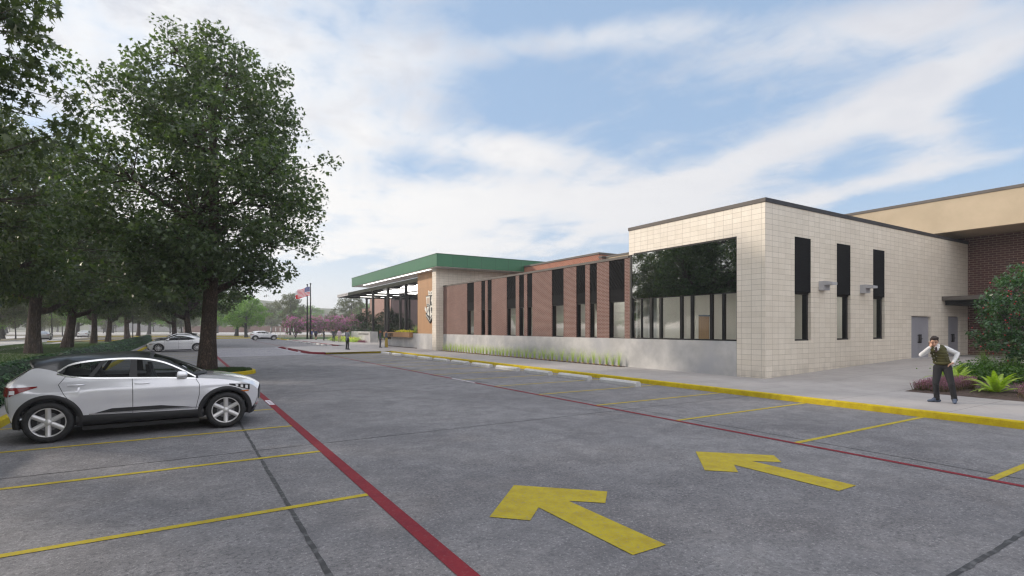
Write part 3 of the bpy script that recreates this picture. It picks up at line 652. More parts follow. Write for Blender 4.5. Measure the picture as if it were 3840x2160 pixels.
plate('torch_mark', [(.36, 4.62), (.50, 4.70), (.64, 4.62), (.62, 4.42), (.80, 4.36), (.66, 4.22), (.58, 4.28), (.54, 3.98), (.46, 3.98), (.42, 4.28), (.34, 4.22), (.20, 4.36), (.38, 4.42)], .02, M_CR1, base=.05)
plate('scroll_mark', [(-.76, 3.80), (-.12, 3.84), (-.2, 3.7), (-.34, 3.5), (-.16, 3.12), (-.2, 3.02), (-.66, 3.16), (-.6, 3.36), (-.68, 3.6)], .02, M_CR1, base=.05)
plate('quill_mark', [(-.28, 3.78), (-.22, 3.76), (-.5, 3.34), (-.54, 3.38)], .01, M_CR0, base=.07)
plate('lamp_mark', [(.22, 3.66), (.40, 3.78), (.62, 3.66), (.58, 3.5), (.64, 3.5), (.64, 3.44), (.52, 3.44), (.52, 3.26), (.46, 3.26), (.46, 3.44), (.38, 3.44), (.38, 3.26), (.32, 3.26), (.32, 3.44), (.22, 3.44), (.22, 3.5), (.28, 3.5)], .01, M_CR0, base=.07)
for s_ in (-1, 1):
    plate('ribbon', [(s_*.04, 4.80), (s_*.48, 4.80), (s_*.52, 5.22), (s_*.28, 5.12), (s_*.04, 5.10)], .04, M_CR1)
    plate('ribbon_mark', [(s_*.2, 4.9), (s_*.34, 4.9), (s_*.34, 5.03), (s_*.2, 5.03)], .01, M_CR0, base=.04)
    plate('ribbon', [(s_*.84, 3.42), (s_*.96, 3.62), (s_*1.38, 3.86), (s_*1.42, 3.6), (s_*1.0, 3.3)], .04, M_CR1)
plate('edge_line', [(-.94, 3.16), (0, 2.62), (.94, 3.16), (.94, 3.12), (0, 2.57), (-.94, 3.12)], .01, M_CR1, base=.09)
for s_ in (-1, 1):
    for k in range(7):
        u = .16+k*.12; z = 2.56+u*.52
        plate('ribbon_mark', [(s_*u, z), (s_*(u+.06), z+.03), (s_*(u+.06), z+.20), (s_*u, z+.17)], .01, M_CR1, base=.09)
# planter with the wooden sign
pt = thing('entrance_planter', 'long concrete planter wall left of the wood panel, holding yellow flowers and tall grass', 'planter', (17.9, 48, .15))
MB().box(17.95, 44.95, .1, 18.1, 52.3, 1.49).box(18.1, 52.15, .1, 21.2, 52.3, 1.49).build('concrete_wall', M_CONC, pt)
MB().box(18.1, 44.95, .1, 21.2, 52.15, 1.40).build('soil', M_SOIL, pt)
MB().box(17.93, 52.3, .1, 21.2, 54.2, .78).build('low_wall', M_CONC, pt)
sg = thing('wooden_sign', 'horizontal wooden sign board with black letters fixed to the planter wall', 'sign', (17.85, 49, 1.1))
MB().box(17.60, 46.2, 1.12, 17.94, 53.6, 1.58).build('board', M_WOOD, sg)
textobj('lettering', 'FOREST', .47, Matrix.Translation((17.585, 52.05, 1.16)) @ Matrix.Rotation(-pi/2, 4, 'Z') @ Matrix.Rotation(pi/2, 4, 'X'), M_CR0, sg, .012, .92)
MB().box(17.75, 45.0, .15, 17.93, 53, .19).build('mulch_edge', M_SOIL, pt)
hw = thing('sign_wall', 'free standing pale concrete wall with engraved grey lettering near the entrance', 'wall', (19.9, 66, .15))
MB().box(19.9, 65.8, .1, 20.9, 74.6, 1.52).build('concrete_block', M_CONC, hw)
textobj('lettering', 'HOME OF THE RANGERS', .30, Matrix.Translation((19.885, 71.0, 1.10)) @ Matrix.Rotation(-pi/2, 4, 'Z') @ Matrix.Rotation(pi/2, 4, 'X'), mat('engraved_grey', (.22, .21, .20), .7), hw, .01, 1.38)
# hall beyond the canopy
hb = thing('far_brick_hall', 'pinkish brick hall with a stepped top seen beneath the entrance canopy', 'building', (32.6, 95, .15))
MB().box(32.6, 95, .1, 60, 108, 9.2).box(32.6, 108, .1, 60, 113.5, 6.04).build('wall', M_BRICKP, hb)
MB().face([(32.59, 94.98, .1), (60, 94.98, .1), (60, 94.98, 9.21), (32.59, 94.98, 9.21)]).build('shaded_end_wall', M_BRICKG, hb)  # darker brick sheet: shade of this side put into its colour
MB().box(32.5, 94.9, 9.2, 60, 108.1, 9.4).box(32.5, 108.1, 6.04, 60, 113.6, 6.2).build('coping', M_COP, hb)
# low brick boundary wall and grey building far behind
bw = thing('boundary_wall', 'long low dull red brick boundary wall far across the lot', 'wall', (*cam_pt(238, -60), 0))
def oriented(mb, d0, d1, r0, r1, z0, z1, mi=0):
    a, b_, c, d = cam_pt(d0, r0), cam_pt(d0, r1), cam_pt(d1, r1), cam_pt(d1, r0)
    q = [(*a, z0), (*b_, z0), (*c, z0), (*d, z0), (*a, z1), (*b_, z1), (*c, z1), (*d, z1)]
    for f_ in ((0, 1, 5, 4), (1, 2, 6, 5), (2, 3, 7, 6), (3, 0, 4, 7), (4, 5, 6, 7)):
        p = [q[i] for i in f_]; w = r1-r0 if f_ in ((0, 1, 5, 4), (2, 3, 7, 6)) else d1-d0
        mb.face(p, mi, [(r0, z0), (r0+w, z0), (r0+w, z1), (r0, z1)])
g = MB(); oriented(g, 238, 238.4, -148, -60, 0, 2.85); oriented(g, 238, 238.4, -60, 10, 0, 2.85); g.build('wall', mat('far_brick', rough=.9, fn=f_noise((.20, .12, .105), (.24, .15, .13), .4, 3, uv=True)), bw)
g = MB()
for k in range(14):
    r = -148+k*11; oriented(g, 237.8, 238.6, r, r+.9, 0, 3.3)
g.build('pier', mat('far_brick'), bw)
g = MB(); oriented(g, 237.9, 238.5, -147, 10, 2.852, 2.98); g.build('coping', M_SOFF, bw)
fb = thing('distant_grey_building', 'flat roofed grey two storey building far off behind the hazy trees', 'building', (*cam_pt(290, -120), 0))
g = MB(); oriented(g, 300, 330, -150, -118, 0, 12.2); oriented(g, 285, 330, -150, -60, 0, 7.0); oriented(g, 300, 330, -240, -150, 0, 8.5); g.build('wall', mat('far_grey_wall', rough=.8, fn=f_noise((.30, .29, .30), (.36, .35, .36), .1, 3)), fb)
for k in range(12):
    g = MB(); oriented(g, 284.9, 285, -146+k*7, -142+k*7, 1.6, 4.4); g.build('window', mat('far_window', (.06, .07, .08), .2), fb)
g = MB(); oriented(g, 299.5, 330.5, -150.5, -117.5, 12.2, 13.0); g.build('roof', M_COPD, fb)
# ---------------------------------------------------------------- cars
M_TYRE = mat('tyre_rubber', (.018, .018, .019), .75, fn=f_noise((.014, .014, .015), (.022, .022, .023), 20)); M_ALU = mat('alloy_rim', (.62, .61, .61), .32, .4, fn=lambda b, p: None)
M_PLAS = mat('black_plastic', (.016, .016, .018), .55); M_CINT = mat('car_interior', (.02, .02, .022), .8); M_DISC = mat('brake_disc', (.16, .16, .17), .4, .8)
M_CHR = mat('chrome', (.75, .75, .75), .12, 1.0); M_TAIL = mat('tail_lamp_red', (.20, .004, .006), .12, coat=.6); M_HEAD = mat('head_lamp_dark', (.02, .02, .025), .08, coat=1); M_AMB = mat('amber_lens', (.5, .14, .02), .2)
M_SEAM = mat('panel_gap', (.03, .03, .032), .6)
def carpaint(name, c, metal=.35, rough=.22):
    def fn(b, p):
        t = b.new('ShaderNodeTexCoord').outputs['Object']; p.inputs['Coat Weight'].default_value = .9; p.inputs['Coat Roughness'].default_value = .03
        b.put(p.inputs['Base Color'], b.mix(b.ramp(b.noise(t, 1.4, 3), .35, .7), (*c, 1), (c[0]*.93, c[1]*.93, c[2]*.95, 1)))
    return mat(name, c, rough, metal, .5, fn)
M_SILV = carpaint('pearl_silver_paint', (.80, .80, .83), .35, .17); M_CWHT = carpaint('white_car_paint', (.74, .74, .75), .0, .3); M_CDRK = carpaint('dark_car_paint', (.03, .03, .033), .4, .25); M_CSIL = carpaint('grey_silver_paint', (.40, .40, .40), .6, .3)
M_ROOFB = mat('gloss_black_roof', (.012, .012, .014), .3, coat=.25)

def make_wheel(R, par, style, M=None):
    """a wheel lying in the y direction, outer face at -y, centred on the origin"""
    w = .115
    t = MB().lathe([(R*.70, -w*.80), (R*.74, -w*.97), (R*.90, -w), (R*.975, -w*.72), (R, -w*.3), (R, w*.3), (R*.975, w*.72), (R*.9, w), (R*.7, w*.9)], n=40, axis='y').build('tyre', M_TYRE, None, True)
    r = MB().lathe([(R*.70, w*.6), (R*.66, -w*.35), (R*.665, -w*.80), (R*.705, -w*.86), (R*.735, -w*.80)], n=40, axis='y')
    ns = 6 if style == 'six' else 10
    for k in range(ns):
        a = 2*pi*k/ns+pi/2; c, s_ = cos(a), sin(a)
        for off in (0,):
            hw = .043 if style == "six" else .017; o2 = off*.75
            pts = []
            for rr, oo, yy, h in ((R*.10, off*.9, -w*.62, hw), (R*.36, off, -w*.66, hw), (R*.68, o2*1.2, -w*.84, hw*.95)):
                pts.append((rr, oo, yy, h))
            rows = []
            for rr, oo, yy, h in pts:
                L = []
                for dd, dy in ((-h, .03), (-h*.8, 0), (h*.8, 0), (h, .03)):
                    L.append((c*rr-s_*(oo+dd), yy+dy, s_*rr+c*(oo+dd)))
                rows.append(L)
            r.grid(rows)
    r.lathe([(.001, -w*.78), (R*.10, -w*.74), (R*.15, -w*.64), (R*.18, -w*.4)], n=20, axis='y')
    rim = r.build('rim', M_ALU, None, True)
    d = MB().lathe([(.001, -w*.15), (R*.44, -w*.15), (R*.44, w*.1)], n=28, axis='y', mi=0).lathe([(.001, w*.12), (R*.69, w*.12)], n=28, axis='y', mi=1).build('brake_disc', [M_DISC, M_PLAS], None)
    return t, rim, d

def make_car(name, lab, cat, q, paint_, roofm, style='six', trim=M_CHR):
    """car facing +x, near side -y, origin on the ground midway between the axles; q = proportions"""
    W_, up, zl, zu, zt = q['W'], scurve(q['up']), scurve(q['zl']), scurve(q['zu']), scurve(q['zt'])
    xr, xf = q['up'][0][0], q['up'][-1][0]; R = q['R']; wb = q['wb']/2; RA = R+.055; sill = q['sill']
    g_ = scurve([(.15, .93), (.3, .955), (.5, .985), (.72, 1.0), (q['belt']-.14, .992), (q['belt'], .965), (q['belt']+.12, .905), (q['top'], .755)])
    wx = scurve(q['wx'])
    crease = q.get('crease', .88)
    def sy(x, z): return W_*wx(x)*g_(z)*(1+.006*math.exp(-((z-crease)/.035)**2)-.016*math.exp(-((z-.60)/.10)**2)*max(0, 1-(x/1.0)**4 if abs(x) < 1 else 0)+.022*sum(math.exp(-((x-c)/.42)**2) for c in (-wb, wb))*math.exp(-((z-.72)/.2)**2))
    base_low = scurve(q['low'])
    def low(x):
        z = base_low(x)
        for c in (-wb, wb):
            if abs(x-c) < RA: z = max(z, R-.01+sqrt(RA*RA-(x-c)**2))
        return z
    xs = set()
    n = 90
    for k in range(n+1): xs.add(round(xr+(xf-xr)*k/n, 4))
    for c in (-wb, wb):
        for k in range(25): xs.add(round(c-RA*cos(pi*k/24), 4))
    for s_ in (.005, .015, .03, .05): xs.add(round(xr+s_, 4)); xs.add(round(xf-s_, 4))
    xs = sorted(x for x in xs if xr <= x <= xf)
    root = thing(name, lab, cat)
    wl, wr = q['zl'][0][0], q['zl'][-1][0]                    # greenhouse extent
    topz = lambda x: zl(x) if wl <= x <= wr else up(x)
    b = MB(); NZ = 16
    for s_ in (-1, 1):
        rows = []
        for x in xs:
            z0, z1 = low(x), topz(x); rows.append([(x, s_*sy(x, lerp(z0, z1, j/NZ)), lerp(z0, z1, j/NZ)) for j in range(NZ+1)])
        b.grid(rows, flip=(s_ > 0))
    # bonnet: from the wing edge over to the centre
    xb0 = q['cowl']; bx = [xb0+(xf-xb0)*k/26 for k in range(27)]
    def bon(x, u):
        e = sy(x, topz(x)); z0 = topz(x); zc = zt(x); xx = x+q['nose']*(1-abs(u)**2.2)*((x-xb0)/(xf-xb0))**2.5-(q['cb'])*(0 if x > xb0 else 0)
        return (xx, e*u, z0+(zc-z0)*(1-abs(u)**3.2)+.012*math.exp(-((abs(u)-.72)/.1)**2))
    b.grid([[bon(x, -1+2*j/20) for j in range(21)] for x in bx])
    # front face
    fz = [q['fz'][0]+(topz(xf)-q['fz'][0])*k/14 for k in range(15)]; ffs = scurve(q['ffs']); ffc = scurve(q['ffc'])
    def front(z, u):
        xs_ = min(ffs(z), xf); e = sy(xs_, z); return (xs_+(ffc(z)-xs_)*(1-abs(u)**2.6), e*u, z+(zt(xf)-topz(xf))*(1-abs(u)**3.2)*max(0, (z-topz(xf)+.12)/.12 if z > topz(xf)-.12 else 0))
    b.grid([[front(z, -1+2*j/20) for j in range(21)] for z in fz])
    # tail: from the roof rear edge down
    rz = [q['rz0']+(q['rz1']-q['rz0'])*k/22 for k in range(23)]; rs = scurve(q['rs']); rcn = scurve(q['rc'])
    def rear(z, u):
        xs_ = rs(z); e = sy(xs_, z); return (xs_+(rcn(z)-xs_)*(1-abs(u)**3.4), e*u, z)
    b.grid([[rear(z, -1+2*j/20) for j in range(21)] for z in rz], flip=True)
    body = b.build('body', paint_, root, True)
    # underside, plus a low panel added to darken the gap under the sills
    MB().box(-wb-.45, -.62, sill-.02, wb+.5, .62, sill+.1).box(-wb+R+.1, -W_*.86, sill-.09, wb-R-.1, W_*.86, sill-.02).box(-wb-.35, -W_*.78, .42, wb+.35, W_*.78, .60).build('underbody', M_PLAS, root)
    # roof from the window tops across
    x0, x1 = q['roof']; rx = [x0+(x1-x0)*k/24 for k in range(25)]
    ru = lambda x: up(x) if x < wl else zu(x)+q['rail']
    def rf(x, u):
        e = sy(x, ru(x)); return (x+q['rspo']*(1-abs(u)**2)*(1 if x < x0+.05 else 0), e*u, ru(x)+(zt(x)-ru(x))*(1-abs(u)**2.7))
    rb_ = MB().grid([[rf(x, -1+2*j/22) for j in range(23)] for x in rx])
    for s_ in (-1, 1):                                        # cant rail / pillars strip above the windows
        rr = [wl+(wr-wl)*k/60 for k in range(61)]
        rb_.grid([[(x, s_*sy(x, zu(x)+q['rail']*t), zu(x)+q['rail']*t) for t in (0, .5, 1)] for x in rr], flip=(s_ > 0))
        if x0 < wl:
            rr = [x0+(wl-x0)*k/8 for k in range(9)]; 
    rb_.build('roof', roofm, root, True)
    # windscreen
    xc0, xc1 = q['ws']
    def wsc(v, u):
        xa = lerp(wr-.03, x1, v); za = zu(xa)+q['rail']; e = sy(xa, za); xc = lerp(xc0, x1, v); zc = lerp(q['wz'], zt(x1), v**.9)+.03*sin(pi*v)
        return (xa+(xc-xa)*(1-abs(u)**2.4), e*u, za+(zc-za)*(1-abs(u)**2.6))
    scr = MB().grid([[wsc(k/12, -1+2*j/20) for j in range(21)] for k in range(13)]).build('windscreen', M_CARG, root, True)
    fr = MB()
    for s_ in (-1, 1): fr.grid([[tuple(Vector(wsc(k/12, s_*u))+Vector((.004, 0, .006))) for u in (.90, .95, 1.0)] for k in range(13)])
    fr.grid([[tuple(Vector(wsc(v, -1+2*j/20))+Vector((.004, 0, .006))) for j in range(21)] for v in (.93, 1.0)]); fr.grid([[tuple(Vector(wsc(v, -1+2*j/20))+Vector((.006, 0, .008))) for j in range(21)] for v in (-.0, .07)])
    fr.build('screen_frame', M_PLAS, scr, True)
    # cowl filler between windscreen foot and bonnet
    MB().grid([[wsc(0, -1+2*j/20) for j in range(21)], [tuple(Vector(bon(xb0, -1+2*j/20))-Vector((0, 0, .01))) for j in range(21)]]).build('cowl', M_PLAS, root, True)
    # side windows
    def patch(mb, b0, b1, t0, t1, s_, out=0.0, nx=10, nz=6, zi=(0, 1)):
        rows = []
        for i in range(nx+1):
            col = []
            for j in range(nz+1):
                v = j/nz; x = lerp(lerp(b0, t0, v), lerp(b1, t1, v), i/nx); za, zb = zl(x), zu(x); z = lerp(za, zb, lerp(zi[0], zi[1], v)); col.append((x, s_*(sy(x, z)+out), z))
            rows.append(col)
        mb.grid(rows, flip=(s_ > 0))
    for s_ in (-1, 1):
        for (b0, b1, t0, t1) in q['panes']:
            mb = MB(); patch(mb, b0, b1, t0, t1, s_); mb.build('side_window', M_CARG, root, True)
        for (b0, b1, t0, t1) in q['pillars']:
            mb = MB(); patch(mb, b0, b1, t0, t1, s_, .003, 3); mb.build('pillar', M_PLAS, root, True)
        if trim:
            mb = MB(); N = 60
            for fz_, dz in ((zl, -.026), (zu, .03)):
                mb.grid([[(x, s_*(sy(x, fz_(x)+d_)+.006), fz_(x)+d_) for d_ in (0, dz)] for x in [wl-.02+(wr+.02-wl)*k/N for k in range(N+1)]], flip=(s_ > 0) != (dz > 0))
            mb.build('window_trim', trim, root, True)
    # interior
    i_ = MB().box(-1.1, -W_*.80, .3, wr-.1, W_*.80, q['belt']-.32).box(wr-.35, -W_*.76, .5, wr+.12, W_*.76, q['belt']-.07).box(wl+.12, -W_*.74, .5, wl+.42, W_*.74, q['belt']-.06)
    for s_ in (-1, 1):
        i_.box(-1.2, s_*W_*.88-.015, .45, wr, s_*W_*.88+.015, q['belt']-.05)
    i_.build('interior', M_CINT, root)
    for x, y in ((.22, -.37), (.22, .37), (-.62, -.37), (-.62, .37)):
        s = MB(); rows = []
        for z, w2, dx, th in ((.55, .24, .0, .10), (.9, .24, -.09, .09), (q['belt']+.03, .19, -.15, .06), (q['belt']+.06, .10, -.155, .04), (q['belt']+.09, .12, -.16, .05), (q['belt']+.21, .11, -.18, .04)):
            rows.append([(x+dx+th*cos(a), y+w2*sin(a), z) for a in [2*pi*k/12 for k in range(13)]])
        s.grid(rows); s.face(rows[-1][:-1]); s.box(x-.05, y-.25, .45, x+.42, y+.25, .62); s.build('seat', M_CINT, root, True)
    # arches and sill cladding
    if q['clad']:
        for s_ in (-1, 1):
            c_ = MB()
            for c in (-wb, wb):
                rows = []
                for k in range(33):
                    a = radians(-16)+radians(212)*k/32
                    rows.append([(c+r*cos(a), s_*(sy(c+r*cos(a), max(.2, R+r*sin(a)))+o), max(sill, R-.01+r*sin(a))) for r, o in ((RA-.012, -.05), (RA-.005, .006), (RA+.03, .016), (RA+.065, .012), (RA+.08, .0))])
                c_.grid(rows, flip=(s_ < 0))
            rows = []
            for k in range(31):
                x = -wb+RA*.93+(2*wb-2*RA*.93)*k/30; t = (x+wb)/(2*wb); zt_ = lerp(q['clad'][0], q['clad'][1], t)
                rows.append([(x, s_*(sy(x, z_)+o), z_) for z_, o in ((sill, -.07), (sill+.01, .008), (sill+.09, .016), (zt_-.02, .012), (zt_, .001))])
            c_.grid(rows, flip=(s_ > 0)); c_.build('cladding', M_PLAS, root, True)
        c_ = MB(); t_ = MB()
        for s_ in (-1, 1):
            c_.grid([[(x, s_*(sy(x, z_)+.008), z_) for z_ in (lo_, hi_)] for x, lo_, hi_ in [(-.72+1.5*k/12, q['clad'][1]+.065+.0*k, q['clad'][1]+.065+.07*min(1, k/2, (12-k)/4)) for k in range(13)]], flip=(s_ > 0))
            t_.grid([[(x, s_*(sy(x, z_)+.013), z_) for z_ in (q['clad'][1]+.045, q['clad'][1]+.062)] for x in [-.80+1.75*k/12 for k in range(13)]], flip=(s_ > 0))
        c_.build('door_insert', M_PLAS, root, True); t_.build('sill_trim', M_CHR, root, True)
    # seams, handles
    s = MB()
    for s_ in (-1, 1):
        for line in q['seams']:
            f_ = line; rows = []
            for k in range(len(f_)-1):
                for j in range(6):
                    t = j/6; rows.append((lerp(f_[k][0], f_[k+1][0], t), lerp(f_[k][1], f_[k+1][1], t)))
            rows.append(f_[-1])
            s.grid([[(x-.005, s_*(sy(x-.005, z)+.003), z), (x+.005, s_*(sy(x+.005, z)+.003), z)] for x, z in rows], flip=(s_ < 0))
    s.build('door_seam', M_SEAM, root, True)
    for s_ in (-1, 1):
        for hx, hz in q['handles']:
            o = s_*(sy(hx, hz)); rows = []
            for k in range(11):
                t = k/10; x = hx-.12+.24*t; h_ = .013*(.6+.4*sin(pi*t)); d_ = .034*sin(pi*t)**.35 if 0 < t < 1 else 0
                rows.append([(x, o+s_*(d_+h_*.8*cos(a)), hz+h_*sin(a)) for a in [2*pi*j/8 for j in range(9)]])
            MB().grid(rows).build('door_handle', paint_, root, True)
        mx, mz = q['mirror']; o = s_*(sy(mx, mz)-.0)
        m = MB(); rows = []
        for k in range(11):
            t = k/10; y = o+s_*(.05+.19*t); k1 = (1-abs(2*t-1)**2.6)**.5 if 0 < t < 1 else .1; w2 = .115*(.75+.25*k1); h2 = .078*max(.2, k1)
            rows.append([(mx-.03+w2*math.copysign(abs(cos(a))**.6, cos(a))*(1.0 if cos(a) > 0 else .55), y, mz+.03+h2*math.copysign(abs(sin(a))**.6, sin(a))*(1 if sin(a) > 0 else .75-.25*cos(a))) for a in [2*pi*j/20 for j in range(21)]])
        m.grid(rows); m.face(rows[0][:-1]); m.face(rows[-1][:-1][::-1]); m.box(mx-.02, min(o-s_*.03, o+s_*.1), mz-.045, mx+.05, max(o-s_*.03, o+s_*.1), mz-.015); m.build('wing_mirror', paint_, root, True)
    # lamps, grille
    for s_ in (-1, 1):
        tl = MB(); L = q['tail']; rows = []
        for k in range(13):
            t = k/12; x = lerp(L[0], L[1], t); zc = lerp(L[2], L[3], t); h_ = lerp(L[4], .008, t**.8); rows.append([(x, s_*(sy(x, z_)+.009), z_) for z_ in (zc-h_*1.5, zc-h_*.5, zc+h_*.4, zc+h_*.6)])
        tl.grid(rows, flip=(s_ > 0))
        zc = L[2]; h_ = L[4]
        tl.grid([[tuple(Vector(rear(z_, s_*(1-.38*k/8)))+Vector((-.012, 0, 0))) for z_ in (zc-h_*1.5, zc-h_*.5, zc+h_*.6)] for k in range(9)])
        t1 = tl.build('tail_lamp', M_TAIL, root, True)
        w = MB().grid([[tuple((x, s_*(sy(x, z_)+.014), z_)) for z_ in (zc-h_*1.0, zc-h_*.1)] for x in (L[0]+.004, L[0]+.08)]); w.build('reversing_lens', M_CWHT, t1)
        H = q['head']; hl = MB(); rows = []
        for k in range(9):
            t = k/8; x = lerp(H[0], H[1], t); zc = lerp(H[2], H[3], t); h_ = H[4]*(.25+.75*t); rows.append([(x, s_*(sy(x, z_)+.009), z_) for z_ in (zc-h_, zc, zc+h_*.5)])
        hl.grid(rows, flip=(s_ > 0)); hl.grid([[tuple(Vector(front(min(z_, topz(xf)-.01), s_*(1-.3*k/6)))+Vector((.012, 0, 0))) for z_ in (H[3]-H[4], H[3]+H[4]*.4)] for k in range(7)]); h = hl.build('head_lamp', M_HEAD, root, True)
        for k in range(3):
            t0, t1 = .30+.24*k, .42+.24*k; g = MB(); rows = []
            for t in (t0, t1):
                x = lerp(H[0], H[1], t); zc = lerp(H[2], H[3], t); h_ = H[4]*(.25+.75*t); rows.append([(x, s_*(sy(x, z_)+.013), z_) for z_ in (zc-h_*.75+.0, zc+h_*.25)])
            g.grid(rows); g.build('lamp_lens', M_CWHT, h)
        x = H[1]-.07; MB().grid([[(x_, s_*(sy(x_, z_)+.013), z_) for z_ in (H[3]-H[4]*1.35, H[3]-H[4]*.98)] for x_ in (x-.10, x+.05)]).build('indicator', M_AMB, h)
        if q['clad']:
            MB().grid([[tuple(Vector(front(z_, s_*(.97-.1*k/3)))+Vector((.03, 0, 0))) for z_ in (.30, .345)] for k in range(4)]).build('fog_lamp', M_CHR, root, True)
    gr = MB(); ga, gb = q['grille']
    for k in range(8 if q['clad'] else 5):
        z = lerp(ga, gb, k/(8 if q['clad'] else 5)); gr.grid([[tuple(Vector(front(z_, -.86+1.72*j/14))+Vector((.014, 0, 0))) for z_ in (z, z+.014)] for j in range(15)])
    gr.grid([[tuple(Vector(front(z_, -.88+1.76*j/14))+Vector((.006, 0, 0))) for z_ in (ga-.01, gb+.005)] for j in range(15)], mi=1)
    gr.build('grille', [M_CHR, M_PLAS], root, True)
    bz = q['fz'][0]; mb = MB().grid([[tuple(Vector(front(z_, -1+2*j/14))+Vector((o, 0, dz))) for z_, o, dz in ((bz, -.05, -.03), (bz+.0, .025, -.02), (bz+.05, .02, .01), (bz+.11, .006, .0))] for j in range(15)])
    bz2 = q['rz0']; mb.grid([[tuple(Vector(rear(z_, -1+2*j/14))+Vector((-o, 0, dz))) for z_, o, dz in ((bz2, -.05, -.03), (bz2, .02, -.01), (bz2+.12, .015, 0))] for j in range(15)]); mb.build('bumper_lip', M_PLAS, root, True)
    if q['clad']:   # tail glass and spoiler
        MB().grid([[tuple(Vector(rear(z_, -.82+1.64*j/12))+Vector((-.012, 0, .004))) for z_ in (1.08, 1.14, 1.21, 1.27)] for j in range(13)]).build('tail_window', M_HEAD, root, True)
        sp = MB(); rows = []
        for j in range(17):
            u = -1+2*j/16; e = W_*.80*u; xx = x0-.16*(1-abs(u)**3)+.02; zz = ru(x0)+(zt(x0)-ru(x0))*(1-abs(u)**2.7)
            rows.append([(x0+.02, e, zz+.004), (xx+.03, e, zz-.006), (xx, e, zz-.02), (x0+.04, e, zz-.05)])
        sp.grid(rows); sp.build('spoiler', roofm, root, True)
    # wheels
    t, rim, d = make_wheel(R, root, style)
    first = True
    for c in (-wb, wb):
        for s_ in (-1, 1):
            tt = t if first else t.copy(); rr = rim if first else rim.copy(); dd = d if first else d.copy()
            if not first:
                for o in (tt, rr, dd): COL.objects.link(o)
            tt.name = 'wheel'; tt.location = (c, s_*(W_*q['tk']), R); tt.rotation_euler = (0, 0, 0 if s_ < 0 else pi); tt.parent = root
            for o in (rr, dd): o.parent = tt
            first = False
    return root

QS = dict(W=.93, R=.355, wb=2.72, sill=.25, belt=1.08, top=1.44, clad=(.45, .40), tk=.885, rail=.035, nose=.09, cb=0, rspo=0,
    up=[(-1.90, .80), (-1.885, .93), (-1.84, 1.04), (-1.72, 1.17), (-1.58, 1.285), (-1.40, 1.27), (-1.23, 1.22), (.82, 1.02), (1.05, 1.0), (1.35, .965), (1.65, .895), (1.85, .82), (1.96, .72)],
    low=[(-1.90, .74), (-1.88, .45), (-1.78, .30), (1.76, .31), (1.90, .42), (1.96, .60)],
    zl=[(-1.23, 1.20), (-1.10, 1.155), (-.83, 1.115), (-.18, 1.085), (.4, 1.06), (.84, 1.03)],
    zu=[(-1.23, 1.215), (-1.10, 1.315), (-.85, 1.375), (-.40, 1.41), (.02, 1.395), (.31, 1.325), (.56, 1.205), (.84, 1.035)],
    zt=[(-1.73, 1.39), (-1.58, 1.43), (-1.2, 1.49), (-.5, 1.525), (.05, 1.50), (.85, 1.10), (1.02, 1.065), (1.3, 1.04), (1.6, .985), (1.85, .90), (1.96, .81)],
    wx=[(-1.95, .80), (-1.85, .87), (-1.6, .945), (-1.2, .985), (-.6, 1), (.8, 1), (1.3, .975), (1.6, .92), (1.8, .83), (1.96, .72)],
    cowl=.88, fz=(.25,), ffs=[(.25, 1.76), (.33, 1.86), (.45, 1.93), (.72, 1.96)], ffc=[(.25, 1.93), (.40, 2.02), (.55, 2.05), (.72, 2.05)],
    rz0=.26, rz1=1.29, rs=[(.26, -1.78), (.45, -1.87), (.75, -1.90), (.93, -1.885), (1.04, -1.84), (1.17, -1.72), (1.29, -1.56)], rc=[(.26, -1.86), (.5, -1.99), (.75, -2.03), (.95, -2.03), (1.03, -2.0), (1.10, -1.92), (1.29, -1.66)],
    roof=(-1.58, .08), ws=(1.06, .08), wz=1.07,
    panes=[(-1.20, -.80, -1.15, -.62), (-.76, -.22, -.58, -.20), (-.10, .78, -.12, .42)], pillars=[(-.82, -.75, -.64, -.57), (-.22, -.09, -.20, -.11), (-1.22, -1.18, -1.2, -1.12), (.76, .83, .40, .60)],
    seams=[[(-1.12, 1.15), (-1.22, 1.0), (-1.14, .82), (-1.10, .76)], [(-.17, 1.06), (-.16, .9), (-.16, .42)], [(.84, 1.01), (.90, .9), (.90, .7), (.84, .42)]],
    handles=[(-.98, .985), (-.02, .965)], mirror=(.62, 1.07), tail=(-1.885, -1.50, .93, .985, .075), head=(1.42, 1.80, .875, .80, .075), grille=(.52, .70))
